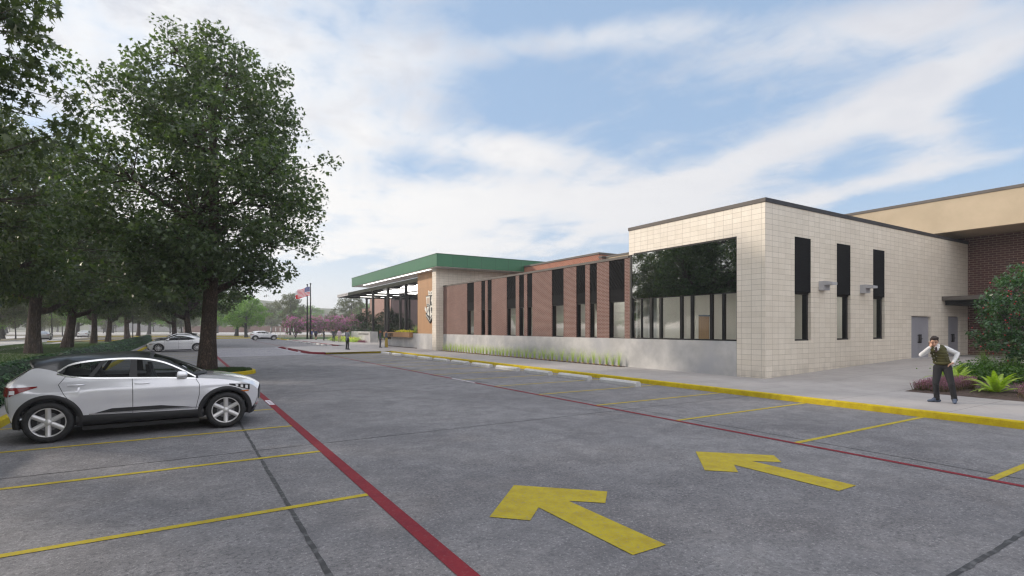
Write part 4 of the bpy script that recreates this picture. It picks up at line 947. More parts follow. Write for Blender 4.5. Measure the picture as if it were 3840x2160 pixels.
QD = dict(W=.92, R=.34, wb=2.74, sill=.2, belt=.94, top=1.38, clad=None, tk=.89, rail=.03, nose=.10, cb=0, rspo=0,
    up=[(-2.18, .80), (-2.14, .93), (-1.95, 1.02), (-1.6, 1.08), (-1.25, 1.14), (.95, .93), (1.3, .88), (1.7, .80), (2.0, .70), (2.12, .58)],
    low=[(-2.18, .55), (-2.12, .30), (-1.9, .22), (1.9, .2), (2.08, .32), (2.12, .45)],
    zl=[(-1.25, 1.02), (-.9, .985), (0, .955), (.95, .93)], zu=[(-1.25, 1.035), (-1.0, 1.15), (-.6, 1.27), (-.1, 1.33), (.25, 1.28), (.6, 1.13), (.95, .94)],
    zt=[(-1.75, 1.12), (-1.5, 1.2), (-1.0, 1.36), (-.3, 1.44), (.1, 1.41), (.9, .99), (1.2, .96), (1.6, .90), (2.0, .78), (2.12, .65)],
    wx=[(-2.2, .80), (-2.0, .90), (-1.5, .965), (-.6, 1), (.8, 1), (1.5, .95), (1.9, .85), (2.12, .72)],
    cowl=.98, fz=(.2,), ffs=[(.2, 1.98), (.35, 2.09), (.58, 2.12)], ffc=[(.2, 2.1), (.4, 2.22), (.6, 2.22)],
    rz0=.22, rz1=1.08, rs=[(.22, -2.05), (.45, -2.16), (.8, -2.18), (.93, -2.14), (1.0, -2.0), (1.08, -1.62)], rc=[(.22, -2.14), (.5, -2.3), (.8, -2.32), (.95, -2.28), (1.08, -1.9)],
    roof=(-1.62, .12), ws=(1.12, .12), wz=1.0,
    panes=[(-1.2, -.12, -1.1, -.2), (0, .9, -.06, .4)], pillars=[(-.14, .02, -.2, -.05), (.88, .94, .38, .62)],
    seams=[[(-.05, .95), (-.03, .25)], [(.95, .92), (.98, .6), (.94, .25)], [(-1.0, .99), (-1.05, .8), (-.9, .6)]], handles=[(-.85, .86), (.1, .84)], mirror=(.72, .97), crease=.82,
    tail=(-2.15, -1.78, .86, .90, .05), head=(1.62, 1.99, .70, .64, .05), grille=(.42, .54))
suv = make_car('silver_crossover', 'pearl silver crossover with black roof and black wheel arches parked on the near side', 'car', QS, M_SILV, M_ROOFB)
suv.location = (-.64, 12.93, .002)
sed = make_car('white_sedan', 'white coupe style sedan parked beyond the island, facing the hedge', 'car', QD, M_CWHT, M_CWHT, 'ten', None)
sed.location = (-.40, 53.4, .002); sed.rotation_euler = (0, 0, pi)
def recolour(root, a, b_):
    for o in list(root.children)+[g for c in root.children for g in c.children]:
        if o.type == 'MESH' and a.name in [s.material.name for s in o.material_slots if s.material]:
            o.data = o.data.copy()
            for i, m in enumerate(o.data.materials):
                if m == a: o.data.materials[i] = b_
s2 = dup(suv, (11.1, 94.3, .002), 0, 'white crossover parked far across the lot, in front of the white sign posts'); s2.name = 'white_crossover'; recolour(s2, M_SILV, M_CWHT)
for o in s2.children:
    if o.name.startswith('roof') or o.name.startswith('spoiler'):
        o.data = o.data.copy(); o.data.materials[0] = M_CWHT
s3 = dup(suv, (-.5, 63.6, .002), pi, 'dark charcoal car parked just behind the white sedan'); s3.name = 'charcoal_car'; recolour(s3, M_SILV, M_CDRK)
s4 = dup(sed, (-19.3, 113, .045), pi/2+.12, 'silver grey sedan driving along the street, seen between the two nearest trunks'); s4.name = 'silver_sedan'; recolour(s4, M_CWHT, M_CSIL)
s5 = dup(sed, (-17.6, 141, .045), pi/2-.05, 'small white sedan far along the street, half behind a tree trunk'); s5.name = 'white_street_sedan'
# ---------------------------------------------------------------- trees and plants
import numpy as np
M_LFM = leafmat('maple_leaf', (.040, .066, .033), (.098, .138, .062), .4, .40, .5)
M_LFR = leafmat('dark_oak_leaf', (.040, .064, .026), (.105, .135, .052), .36, .38, .5, ((.16, .13, .035), .985))
M_LFG = leafmat('bright_green_leaf', (.10, .20, .055), (.17, .28, .075), .40, .5)
M_LFO = leafmat('olive_leaf', (.075, .09, .055), (.12, .13, .08), .3, .55)
M_LFH = leafmat('hedge_leaf', (.026, .075, .030), (.06, .135, .05), .2, .42)
M_LFB = leafmat('berry_bush_leaf', (.028, .075, .030), (.075, .15, .06), .3, .32, .6)
M_LFD = leafmat('dark_shrub_leaf', (.022, .05, .024), (.05, .085, .04), .2, .45)
M_FERN = leafmat('fern_green', (.24, .36, .03), (.36, .48, .06), .35, .5); M_GRS = leafmat('lime_grass', (.32, .42, .12), (.52, .60, .24), .4, .5)
M_GRS2 = leafmat('deep_grass', (.09, .17, .03), (.20, .28, .07), .35, .5); M_SHR = leafmat('shrub_green', (.05, .12, .025), (.12, .22, .05), .35, .5)
M_HEA = leafmat('heather_purple', (.20, .075, .16), (.34, .15, .24), .25, .7); M_HEAG = leafmat('heather_stem', (.11, .09, .045), (.16, .12, .07), .2, .7); M_MAG = leafmat('magenta_blossom', (.40, .06, .46), (.66, .17, .64), .35, .6)
M_YFL = leafmat('yellow_blossom', (.75, .62, .03), (.85, .75, .08), .3, .6); M_TURF = leafmat('turf_blade', (.022, .05, .012), (.05, .09, .022), .3, .6)
M_BERRY = mat('red_berry', (.50, .03, .03), .3, coat=.4); M_STRAW = mat('straw_base', (.38, .25, .12), .9)
MAPLE = np.array([(0, 0), (.18, .05), (.46, -.10), (.36, .12), (.62, .34), (.30, .36), (.22, .56), (.12, .50), (0, .92), (-.12, .50), (-.22, .56), (-.30, .36), (-.62, .34), (-.36, .12), (-.46, -.10), (-.18, .05)])*np.array([.95, 1])
OVATE = np.array([(0, 0), (.2, .25), (.22, .55), (0, 1), (-.22, .55), (-.2, .25)])
TRI3 = np.array([(0, 0), (.10, .22), (.42, .30), (.16, .42), (.34, .72), (.08, .62), (0, 1), (-.08, .62), (-.34, .72), (-.16, .42), (-.42, .30), (-.10, .22)])
QUADL = np.array([(0, 0), (.3, .5), (0, 1), (-.3, .5)])
def rand_frames(rg, n, upb=.5, droop=0.0, out=None, outb=0.0):
    nz = rg.normal(size=(n, 3)); nz[:, 2] = np.abs(nz[:, 2])+upb
    if out is not None: nz += out*outb
    nz /= np.linalg.norm(nz, axis=1)[:, None]
    t = rg.normal(size=(n, 3)); t[:, 2] -= droop; t -= (t*nz).sum(1)[:, None]*nz; t /= np.linalg.norm(t, axis=1)[:, None]
    return nz, t, np.cross(nz, t)
def leafmesh(name, cen, size, tmpl, m, parent, rg, upb=.5, droop=.3, bend=.15, extra=None, out=None, outb=0.0, jit=.35):
    n = len(cen); k = len(tmpl); nz, t, s = rand_frames(rg, n, upb, droop, out, outb)
    sz = (size*(1+jit*rg.uniform(-1, 1, n)))[:, None, None]
    P = cen[:, None, :]+sz*(s[:, None, :]*tmpl[None, :, 0:1]+t[:, None, :]*tmpl[None, :, 1:2]-nz[:, None, :]*(tmpl[None, :, 1:2]**2+np.abs(tmpl[None, :, 0:1]))*bend)
    off = Vector(parent.location) if parent else Vector((0, 0, 0))
    me = bpy.data.meshes.new(name); V = P.reshape(-1, 3)-np.array(off)
    me.vertices.add(n*k); me.vertices.foreach_set('co', V.astype(np.float32).ravel())
    me.loops.add(n*k); me.loops.foreach_set('vertex_index', np.arange(n*k, dtype=np.int32))
    me.polygons.add(n); me.polygons.foreach_set('loop_start', (np.arange(n)*k).astype(np.int32)); me.polygons.foreach_set('loop_total', np.full(n, k, np.int32))
    me.update(calc_edges=True); me.validate(); me.materials.append(m)
    o = bpy.data.objects.new(name, me); COL.objects.link(o)
    if parent: o.parent = parent
    return o
def trunk_mesh(path, rad, rr, n=22, ridges=7, amp=.07):
    mb = MB(); rows = []; ph = rr.uniform(0, 6)
    N = 26; P3 = [Vector(p) for p in path]
    for i in range(N+1):
        t = i/N*(len(P3)-1); k = min(int(t), len(P3)-2); f = t-k; p = P3[k].lerp(P3[k+1], f*f*(3-2*f) if False else f); r = lerp(rad[k], rad[k+1], f)
        am = amp*(1+.8*max(0, 1-i/3)); row = []
        for j in range(n+1):
            a = 2*pi*(j % n)/n; q = r*(1+am*sin(ridges*a+ph+i*.15)+amp*.5*sin(3*a+ph*2+i*.4)); row.append((p.x+q*cos(a), p.y+q*sin(a), p.z))
        rows.append(row)
    mb.grid(rows, flip=True); return mb
def make_tree(name, lab, cat, seed, H, prof, nc, per, tmpl, lsize, lm, bm, base_r, top_r, fork, sway=.3, clr=.55, lean=(0, 0), crownk='crown', limbs=9, limb_r=.16, extra=(), inner=.12, trunks=1, spread=0, twigr=.012):
    rr = random.Random(seed); rg = np.random.default_rng(seed)
    root = thing(name, lab, cat); mb = None; tops = []
    zt_ = fork+(H-fork)*.72
    for ti in range(trunks):
        a0 = 2*pi*ti/max(1, trunks)+rr.uniform(-.4, .4); sp = spread
        path = []; rad = []
        for k in range(9):
            t = k/8; z = t*zt_; w = sway*(1-.3*t)
            path.append((lean[0]*t+w*(sin(t*5.5+seed)-sin(seed))+sp*cos(a0)*t, lean[1]*t+w*.7*(cos(t*4.7+seed*2)-cos(seed*2))+sp*sin(a0)*t, z))
            fl = 1+.16*max(0, 1-z/.5)**2; rad.append(lerp(base_r, top_r, min(1, t*1.0)**.8)*fl)
        m_ = trunk_mesh(path, rad, rr, 22 if trunks == 1 else 8)
        if mb is None: mb = m_
        else:
            i0 = len(mb.v); mb.v += m_.v; mb.f += [tuple(i+i0 for i in f) for f in m_.f]; mb.mi += m_.mi
        tops.append(path)
    def tp(z, path):
        for k in range(len(path)-1):
            if z <= path[k+1][2]: f = (z-path[k][2])/max(1e-6, path[k+1][2]-path[k][2]); return Vector(path[k]).lerp(Vector(path[k+1]), f)
        return Vector(path[-1])
    cen = []
    z0, z1 = prof[0][0], prof[-1][0]; R_ = scurve(prof)
    while len(cen) < nc:
        z = rr.uniform(z0, z1); r = R_(z)
        if rr.random() > (r/max(p[1] for p in prof))**1.3+.05: continue
        u = (inner+(1-inner)*rr.random()**.62); a = rr.uniform(0, 2*pi); r2 = r*u*(1+.16*sin(3*a+seed)+.10*sin(5*a+z))
        c = Vector((r2*cos(a), r2*sin(a), z+rr.uniform(-.2, .2)))+Vector((lean[0]*z/H, lean[1]*z/H, 0))
        if any((c-d_).length < clr*.55 for d_ in cen[-60:]): continue
        cen.append(c)
    for e in extra: cen.append(Vector(e))
    # main limbs then twigs out to every leaf clump
    limb = []
    for k in range(limbs):
        path = tops[k % len(tops)]; z = lerp(fork, zt_*.95, (k/max(1, limbs-1))**.9); a = k*2.4+rr.uniform(-.3, .3); st = tp(z, path); zz = min(z1-.4, z+lerp(1.2, 2.6, rr.random())); L = R_(max(z0+.3, zz))*.62
        en = Vector((L*cos(a), L*sin(a), zz)); q = [st, st.lerp(en, .35)+Vector((0, 0, -.12*L)), st.lerp(en, .7)+Vector((0, 0, -.05*L)), en]
        r0 = limb_r*(1-.5*k/limbs); mb.tube(q, [r0*1.3, r0*.8, r0*.5, r0*.2], 8); limb += [(q[1].lerp(q[2], t), r0*.5) for t in (0, .5, 1)]+[(q[2].lerp(q[3], .7), r0*.3)]
    for p in tops: limb += [(tp(z, p), top_r) for z in [fork+.4+(zt_-fork-.4)*j/7 for j in range(8)]]
    for c in cen:
        b0 = min(limb, key=lambda q: (q[0]-c).length+(2.0 if q[0].z > c.z+.3 else 0)); mid = b0[0].lerp(c, .5)+Vector((rr.uniform(-.15, .15), rr.uniform(-.15, .15), rr.uniform(-.25, .1)))
        mb.tube([b0[0], mid, c], [max(twigr*1.5, .035 if base_r > .2 else .012), twigr*1.4, twigr*.6], 4, cap=False)
    mb.build('trunk', bm, root, True)
    C = np.array([tuple(c) for c in cen]); n = len(C)*per
    idx = np.repeat(np.arange(len(C)), per); d = rg.normal(size=(n, 3)); d /= np.linalg.norm(d, axis=1)[:, None]
    P = C[idx]+d*(clr*rg.uniform(.15, 1, n)**.6)[:, None]*np.array([1, 1, .72])
    leafmesh(crownk, P, lsize, tmpl, lm, root, rg, upb=.35, droop=.6)
    return root, C
# the maple on the island
mp_, _ = make_tree('maple_tree', 'tall dark maple with star shaped leaves on the kerbed island behind the near car', 'tree', 11, 15.4,
    [(3.3, 2.0), (4.1, 3.3), (5.0, 4.3), (6.2, 5.0), (8.0, 5.1), (9.8, 4.4), (11.5, 3.8), (13.0, 2.9), (14.0, 1.9), (14.6, .8)], 480, 84, MAPLE, .17, M_LFM, M_BARKM, .37, .12, 3.4, .12, .80, (.2, 0), limbs=13, limb_r=.15, inner=.22,
    extra=[(-4.6, -1.0, 11.3), (-4.9, -1.0, 11.9), (5.2, -1, 9.6), (-1.5, -2.8, 3.4), (-3.2, -1.5, 3.2), (-4.3, -1, 3.6), (-5.2, -.6, 4.2), (-5.6, -.2, 5.0), (-5.4, .4, 5.8), (-4.6, 1, 4.6)])
mp_.scale = (.93, .93, 1); mp_.location = (.85, 26.5, .12)
rt, _ = make_tree('oak_tree', 'x', 'tree', 4, 16, [(3.9, 3.2), (4.8, 5.4), (6.2, 6.9), (8.5, 7.2), (11, 6.2), (13.2, 4.7), (15, 2.8), (16, .8)], 380, 105, TRI3, .26, M_LFR, M_BARK, .46, .16, 3.1, .30, .85, limbs=11, limb_r=.26, inner=.15)
rt2, _ = make_tree('oak_tree', 'x', 'tree', 9, 15, [(3.7, 3.0), (4.6, 5.2), (6, 6.6), (8, 7.0), (10.5, 6.0), (12.6, 4.6), (14.2, 2.6), (15, .8)], 360, 110, OVATE, .27, M_LFR, M_BARK, .43, .15, 3.0, -.34, .85, limbs=11, limb_r=.24, inner=.15)
GR = 'big trees in the lawn row beside the lot'
rt.location = (-9.3, 51.2, .1); rt.rotation_euler.z = .6
tag(rt, 'thick furrowed trunk tree on the lawn, the widest and closest trunk of the lawn row', group=GR)
tag(rt2, 'furrowed tree on the lawn, second trunk of the row, left of the small white car', group=GR); rt2.location = (-9.4, 64.8, .1)
dup(rt, (-9.1, 79.5, .1), 2.2, 'leaning furrowed tree, third trunk of the lawn row, hiding half the small white car', GR, (.72, .72, .95))
dup(rt2, (-8.9, 91.4, .05), .7, 'furrowed tree, fourth trunk of the lawn row, behind the leaning one', GR, (.72, .72, .95))
dup(rt, (-8.6, 117.5, .03), 5.1, 'brown trunk tree just left of the thin black lamp post past the lawn', GR, .95)
dup(rt2, (-9.0, 150, .03), 1.4, 'smaller brown trunk tree right of the black lamp post, beyond the hedge', GR, .9)
dup(rt2, (.6, 67.4, .12), 2.9, 'tall trunk tree on the second island, rising behind the white sedan', None, (.8, .8, .95))
dup(rt, (-1.2, 95, .05), 3.6, 'dark trunk tree rising behind the roof of the charcoal car', None, (.8, .8, .85))
dup(rt2, (-9.6, 38.3, .1), 2.0, 'large tree whose foliage overhangs the upper left corner of the lawn row', GR, (.74, .74, .95))
dup(rt, (-10.2, 27.0, .1), 4.4, 'large tree beside the hedge whose branches reach in over the lawn', GR, (.66, .66, .9))
nt0, _ = make_tree('locust_tree', 'close feathery leaved tree whose branch tips hang over the near car', 'tree', 21, 14, [(4.6, 2.4), (6, 4.4), (8, 5.6), (10.5, 5.4), (12.6, 3.8), (14, 1)], 330, 62, TRI3, .27, M_LFR, M_BARK, .40, .12, 3.6, .2, .6, limbs=11, limb_r=.18, inner=.3)
nt0.scale = (.86, .86, 1); nt0.location = (-8.1, 18.4, .1); nt0.rotation_euler.z = .4
for i, (x, y, rz) in enumerate(((-9.0, 6.5, 1.1), (-9.4, -7, 2.6), (-9.2, -20, 5.2))):
    dup(rt if i % 2 else rt2, (x, y, .1), rz, f'dark leafy tree outside the picture, mirrored in the corner window, {ORD[i]} towards the camera', 'trees mirrored in the corner window', (.95, .95, 1))
# right of the frame trees seen through the mirror glass only need the ones above
gt, _ = make_tree('green_tree', 'bright green tree with grey trunk, left of a close pair beyond the lot', 'tree', 31, 10.5, [(2.9, 3.6), (4, 5.2), (6, 5.6), (8, 4.4), (9.6, 2.4), (10.5, .6)], 120, 60, OVATE, .40, M_LFG, M_BARKG, .42, .14, 2.4, .15, .9, limbs=8, limb_r=.16)
gt.location = (10.3, 137, .03)
dup(gt, (10.9, 121, .03), 2.1, 'bright green tree with grey trunk, right of a close pair beyond the lot', None, (.8, .8, .85))
dup(gt, (-20, 150, .03), 1.0, 'hazy green tree beside the street behind the lawn row', 'hazy trees along the street'); 
ot, _ = make_tree('olive_tree', 'olive green tree left of the flagpoles behind the pink flowering shrubs', 'tree', 41, 11, [(2.6, 2.6), (4, 3.9), (6.5, 4.4), (8.6, 3.6), (10.2, 2.2), (11, .6)], 110, 62, OVATE, .34, M_LFO, M_BARKG, .24, .10, 2.2, .15, .8, limbs=8, limb_r=.10)
ot.location = (24, 150, .03)
dup(ot, (40, 150, .03), 1.3, 'olive green tree directly behind the two flagpoles', None, 1.02); dup(ot, (58, 152, .03), 2.4, 'rounded olive tree between the flagpoles and the canopy tip', None, .92)
dup(ot, (76, 150, .03), 4.2, 'olive tree seen just beneath the canopy beside the pink brick hall', None, 1.05)
wr_ = random.Random(77); k = 0
for (d, r0, r1, n_, s0, s1) in ((150, -150, -98, 9, .9, 1.3), (195, -215, -80, 17, .95, 1.2), (265, -250, -60, 22, 1.0, 1.35), (300, -60, 140, 18, .85, 1.2)):
    for i in range(n_):
        r = lerp(r0, r1, (i+.5)/n_)+wr_.uniform(-3, 3); x, y = cam_pt(d+wr_.uniform(-14, 14), r)
        if -17 < y/200 < 3 and (-39 < x < -15 and y < 230): x -= 26
        dup((ot, gt, ot)[k % 3], (x, y, .0), wr_.uniform(0, 6), ('olive ', 'bright green ', 'grey olive ')[k % 3]+{150: 'tree in the nearest rank of the wood across the street', 195: 'tree in the middle rank of the wood across the street', 265: 'pale hazy tree at the far edge of the wood across the street', 300: 'pale hazy tree beyond the boundary wall and the flagpoles'}[d], 'hazy trees of the distant wood', wr_.uniform(s0, s1)*(1 if k % 3 < 2 else .75)); k += 1
for i, (x, y) in enumerate(((-26.5, 74), (-28, 92), (-24, 109), (-27, 126), (-41, 70), (-44, 86), (-43, 101), (-42, 118))):
    dup((rt2, gt)[i % 2], (x, y, .05), i*1.3, f'roadside tree standing beyond the first carriageway, {ORD[i]} along the street', 'trees along the far side of the street', .85)
mt, _ = make_tree('median_tree', 'small slim tree planted in the median beside the silver grey sedan', 'tree', 51, 6.2, [(2.2, 1.4), (3.2, 2.2), (4.6, 2.2), (5.8, 1.2), (6.2, .4)], 50, 45, OVATE, .24, M_LFO, M_BARKG, .10, .05, 1.9, .08, .55, limbs=6, limb_r=.05)
mt.location = (-23.7, 118, .1)
for i, y in enumerate((127, 136, 147, 158)): dup(mt, (-23.7, y, .1), i*1.7, f'small slim tree in the street median, {ORD[i]} one beyond the lamp post', 'small trees of the street median', 1+.05*i)
# backdrop wood and rolling green mass
g = MB(); rows = []
for i in range(301):
    a = i/300; r = lerp(-620, 420, a); q = 1+.16*sin(i*.14)+.10*sin(i*.38)+.10*sin(i*1.1)+wr_.uniform(-.07, .07); rows.append([(*cam_pt(520+12*sin(i*.5)+z_*.5, r), z_*q*(1+wr_.uniform(-.05, .05))) for z_ in (0, 8, 14, 19, 22)]+[(*cam_pt(620, r), 23*q)])
g.grid(rows); tag(g.build('distant_woods', mat('distant_woods', rough=1, fn=f_noise((.06, .085, .04), (.12, .14, .07), .06, 6, bs=.3, bd=2)), None, True), kind='stuff')
# hedge
rg = np.random.default_rng(8)
g = MB(); rows = []
for i in range(221):
    y = 4+82*i/220; q = 1+.03*sin(i*.9)+.02*sin(i*2.3); e = 1 if i < 219 else .8
    rows.append([(-3.98+x*q*e*.5, y, .12+z*q*e) for x, z in ((-.60, 0), (-.66, .4), (-.62, .78), (-.4, .90), (0, .93), (.4, .90), (.60, .78), (.64, .4), (.58, 0))])
g.grid(rows); g.face(rows[-1][::-1]); g.face(rows[0])
hd = thing('hedge', 'long low clipped green hedge running between the lawn and the parking stalls', 'hedge', (-3.98, 47, .12)); g.build('hedge_body', mat('hedge_core', (.012, .03, .013), .9, fn=f_noise((.008, .022, .009), (.018, .04, .018), 8)), hd)
n = 62000; yy = 6+80*rg.uniform(0, 1, n)**1.5; side = rg.uniform(0, 1, n); a = side*pi*1.0
X = np.cos(a)*.35; Z = .12+np.clip(.92*np.sin(a)**.45, 0, 1)*rg.uniform(.25, 1, n)**np.where(np.sin(a) < .5, 1.0, .02)
P = np.stack([-3.98+X*(1+.05*np.sin(yy*3))+rg.normal(0, .03, n), yy, Z+rg.normal(0, .03, n)], 1); OUT = np.stack([np.cos(a), np.zeros(n), np.sin(a)], 1)
leafmesh('leaves', P, .095, OVATE, M_LFH, hd, rg, upb=.2, droop=.2, out=OUT, outb=1.6, bend=.2)
# grass on the near island
def turf(name, x0, x1, y0, y1, n, z, mask=None, h=.075, m=M_TURF):
    rg_ = np.random.default_rng(int(abs(x0*7+y0))); P = np.stack([rg_.uniform(x0, x1, n), rg_.uniform(y0, y1, n), np.full(n, z)], 1)
    if mask is not None: P = P[mask(P)]
    V = []; n = len(P); a = rg_.uniform(0, 6.28, n); hh = h*rg_.uniform(.6, 1.3, n); dx = np.cos(a)*.012; dy = np.sin(a)*.012; lx = rg_.normal(0, .03, n); ly = rg_.normal(0, .03, n)
    V = np.stack([P+np.stack([dx, dy, 0*dx], 1), P-np.stack([dx, dy, 0*dx], 1), P+np.stack([lx, ly, hh], 1)], 1).reshape(-1, 3)
    me = bpy.data.meshes.new(name); me.vertices.add(n*3); me.vertices.foreach_set('co', V.astype(np.float32).ravel()); me.loops.add(n*3); me.loops.foreach_set('vertex_index', np.arange(n*3, dtype=np.int32))
    me.polygons.add(n); me.polygons.foreach_set('loop_start', (np.arange(n)*3).astype(np.int32)); me.polygons.foreach_set('loop_total', np.full(n, 3, np.int32)); me.update(calc_edges=True); me.materials.append(m)
    o = bpy.data.objects.new(name, me); COL.objects.link(o); return tag(o, kind='stuff')
turf('grass', -3.0, 2.62, 24.85, 27.55, 26000, .13, lambda P: (P[:, 0] < 1.2) | ((P[:, 0]-1.25)**2+(P[:, 1]-26.2)**2 < 1.32**2), .10)
turf('grass', -16, -4.4, 26, 80, 70000, .12, None, .08)

# blades: ornamental grasses, ferns, heather
def grass_clump(n, h, spread, seed, m, w=.007, straw=True, name='grass_clump', lean=.5):
    rr = random.Random(seed); mb = MB()
    for i in range(n):
        a = rr.uniform(0, 6.28); r0 = rr.uniform(0, .06); L = h*rr.uniform(.6, 1.1); bd = spread*rr.uniform(.2, 1.0); rows = []; ca, sa = cos(a), sin(a); ww = w*rr.uniform(.7, 1.4)
        for k in range(5):
            t = k/4; r = r0+bd*t**1.9; z = L*(t-lean*.35*t**3*(bd/spread)); hw = ww*(1-t*.92); rows.append([(r*ca-hw*sa, r*sa+hw*ca, z), (r*ca+hw*sa, r*sa-hw*ca, z)])
        mb.grid(rows)
    if straw: mb.lathe([(.07, 0), (.062, .05), (.03, .07), (.001, .07)], n=9, mi=1)
    return mb.build(name, [m, M_STRAW] if straw else m)
gc = grass_clump(58, .86, .34, 3, M_GRS, .005); gc2 = grass_clump(50, .78, .38, 4, M_GRS, .005)
for k in range(46):
    src = gc if k % 2 == 0 else gc2; o = src if k < 2 else src.copy()
    if k >= 2: COL.objects.link(o)
    o.location = (17.66+.03*sin(k), 18.75+.445*k, .16); o.rotation_euler = (0, 0, k*2.4); s_ = .93+.1*sin(k*3.3); o.scale = (s_, s_, s_)
    tag(o, 'lime green ornamental grass clump in the planting strip against the concrete base', 'grass clump', 'ornamental grass clumps along the wall')
g = MB(); g.box(17.48, 18.5, .1, 17.935, 39.4, .165); struct('planting_soil', g, M_SOIL)
tg = grass_clump(90, 1.0, .45, 8, M_GRS, .009, False, 'tall_grass')
tag(tg, 'tall lime grass clump in the entrance planter, nearest the wood panel', 'grass clump', 'tall grasses in the entrance planter'); tg.location = (18.8, 45.6, 1.4)
for k, (x, y) in enumerate(((18.6, 46.3), (19.3, 46.6), (18.5, 47.0), (19.6, 45.5))):
    o = tg.copy(); COL.objects.link(o); o.location = (x, y, 1.4); o.rotation_euler.z = k; tag(o, 'tall lime grass clump growing in the entrance planter', 'grass clump', 'tall grasses in the entrance planter')
for k in range(6):
    o = tg.copy(); COL.objects.link(o); o.location = (19.45+.1*sin(k*2), 70.0+.62*k, .15); o.rotation_euler.z = k*1.9; o.scale = (.8, .8, .7); tag(o, 'low lime grass tuft in front of the free standing sign wall', 'grass clump', 'grass tufts at the sign wall')
for k in range(3):
    o = tg.copy(); COL.objects.link(o); o.location = (18.5+.5*k, 53.0+.3*k, .5); o.rotation_euler.z = k*1.2; tag(o, 'lime grass clump behind the low wall next to the planter', 'grass clump', 'grasses behind the low wall')
def bushy(name, pts, n, size, m, sig, seed, tmpl=OVATE, kind='stuff', flowers=None, z0=0.0):
    rg_ = np.random.default_rng(seed); C = np.array(pts); idx = rg_.integers(0, len(C), n); P = C[idx]+rg_.normal(size=(n, 3))*np.array(sig); P[:, 2] = np.maximum(P[:, 2], z0+.02)
    o = leafmesh(name, P, size, tmpl, m, None, rg_, upb=.5, droop=-.3); return tag(o, kind=kind)
bushy('yellow_flowers', [(18.5+.3*sin(k*2), 47.6+.34*k, 1.52) for k in range(11)], 2600, .09, M_SHR, (.2, .2, .06), 1, z0=1.4); bushy('yellow_flowers', [(18.4+.3*sin(k*2), 47.6+.34*k, 1.66) for k in range(11)], 900, .10, M_YFL, (.2, .2, .06), 2, z0=1.4)
bushy('purple_ground_cover', [(18.3, 45.2+.5*k, 1.45) for k in range(14)], 2200, .08, M_HEA, (.10, .22, .03), 3, z0=1.4)
bushy('flower_bed_foliage', [(18.6+.5*(k % 3), 69+.7*k, .35) for k in range(16)], 5200, .16, M_GRS, (.4, .5, .16), 4, z0=.15); bushy('flower_bed_blossoms', [(18.6+.5*(k % 3), 69.5+.9*k, .55) for k in range(11)], 700, .12, M_YFL, (.4, .4, .12), 5, z0=.15)
bushy('purple_ground_cover', [(19.4, 66.6+.35*k, .22) for k in range(7)], 1500, .09, M_HEA, (.12, .3, .09), 6, z0=.15)
bushy('low_green_hedging', [(30.5+.4*(k % 2), 88+1.1*k, .9) for k in range(26)], 6500, .22, M_SHR, (.4, .6, .35), 7, z0=.15)

# planting bed on the right
g = MB(); rows = []
for i in range(11):
    x = 17.87+i*1.1; rows.append([(x, y, hgt(x)+.004+.10*min(1, (x-17.87)*1.2)*min(1, max(0, (7.05+.05*(x-17.87)-y)*1.2))) for y in [7.05-j*.9 for j in range(15)]])
g.grid(rows); struct('planting_bed_soil', g, M_SOIL)
def bedz(x, y): return hgt(x)+.09*min(1, max(0, (x-17.87))*1.2)*min(1, max(0, (7.05-y)*1.2))
def heather(poly, n, seed, h=.30):
    rr = random.Random(seed); mb = MB()
    for i in range(n):
        while True:
            x = rr.uniform(min(p[0] for p in poly), max(p[0] for p in poly)); y = rr.uniform(min(p[1] for p in poly), max(p[1] for p in poly)); ins = False
            for (xa, ya), (xb, yb) in zip(poly, poly[1:]+poly[:1]):
                if (ya > y) != (yb > y) and x < (xb-xa)*(y-ya)/(yb-ya)+xa: ins = not ins
            if ins: break
        z = bedz(x, y)-.01; L = h*rr.uniform(.65, 1.1); lx, ly = rr.gauss(0, .05), rr.gauss(0, .05); a = rr.uniform(0, 3.14); dx, dy = cos(a)*.005, sin(a)*.005
        mb.face([(x-dx, y-dy, z), (x+dx, y+dy, z), (x+lx+dx, y+ly+dy, z+L*.85), (x+lx-dx, y+ly-dy, z+L*.85)], 1)
        for k in range(8):
            t = rr.uniform(.22, 1); px, py, pz = x+lx*t, y+ly*t, z+L*t; b_ = rr.uniform(0, 6.28); s_ = .017; ux, uy = cos(b_)*s_, sin(b_)*s_
            mb.face([(px, py, pz), (px+ux-uy*.4, py+uy+ux*.4, pz+s_*.5), (px+ux*1.5, py+uy*1.5, pz+s_*1.5), (px+ux+uy*.4, py+uy-ux*.4, pz+s_*1.0)], 0 if t > .35 or rr.random() < .4 else 1)
    o = mb.build('heather_cover', [M_HEA, M_HEAG]); return tag(o, kind='stuff')
heather([(18.1, 6.95), (18.5, 6.95), (19.8, 6.85), (19.7, 5.95), (18.9, 5.75), (18.15, 6.1)], 1500, 5); heather([(18.15, 4.7), (18.9, 4.75), (19, 3.6), (18.2, 3.4)], 500, 6)
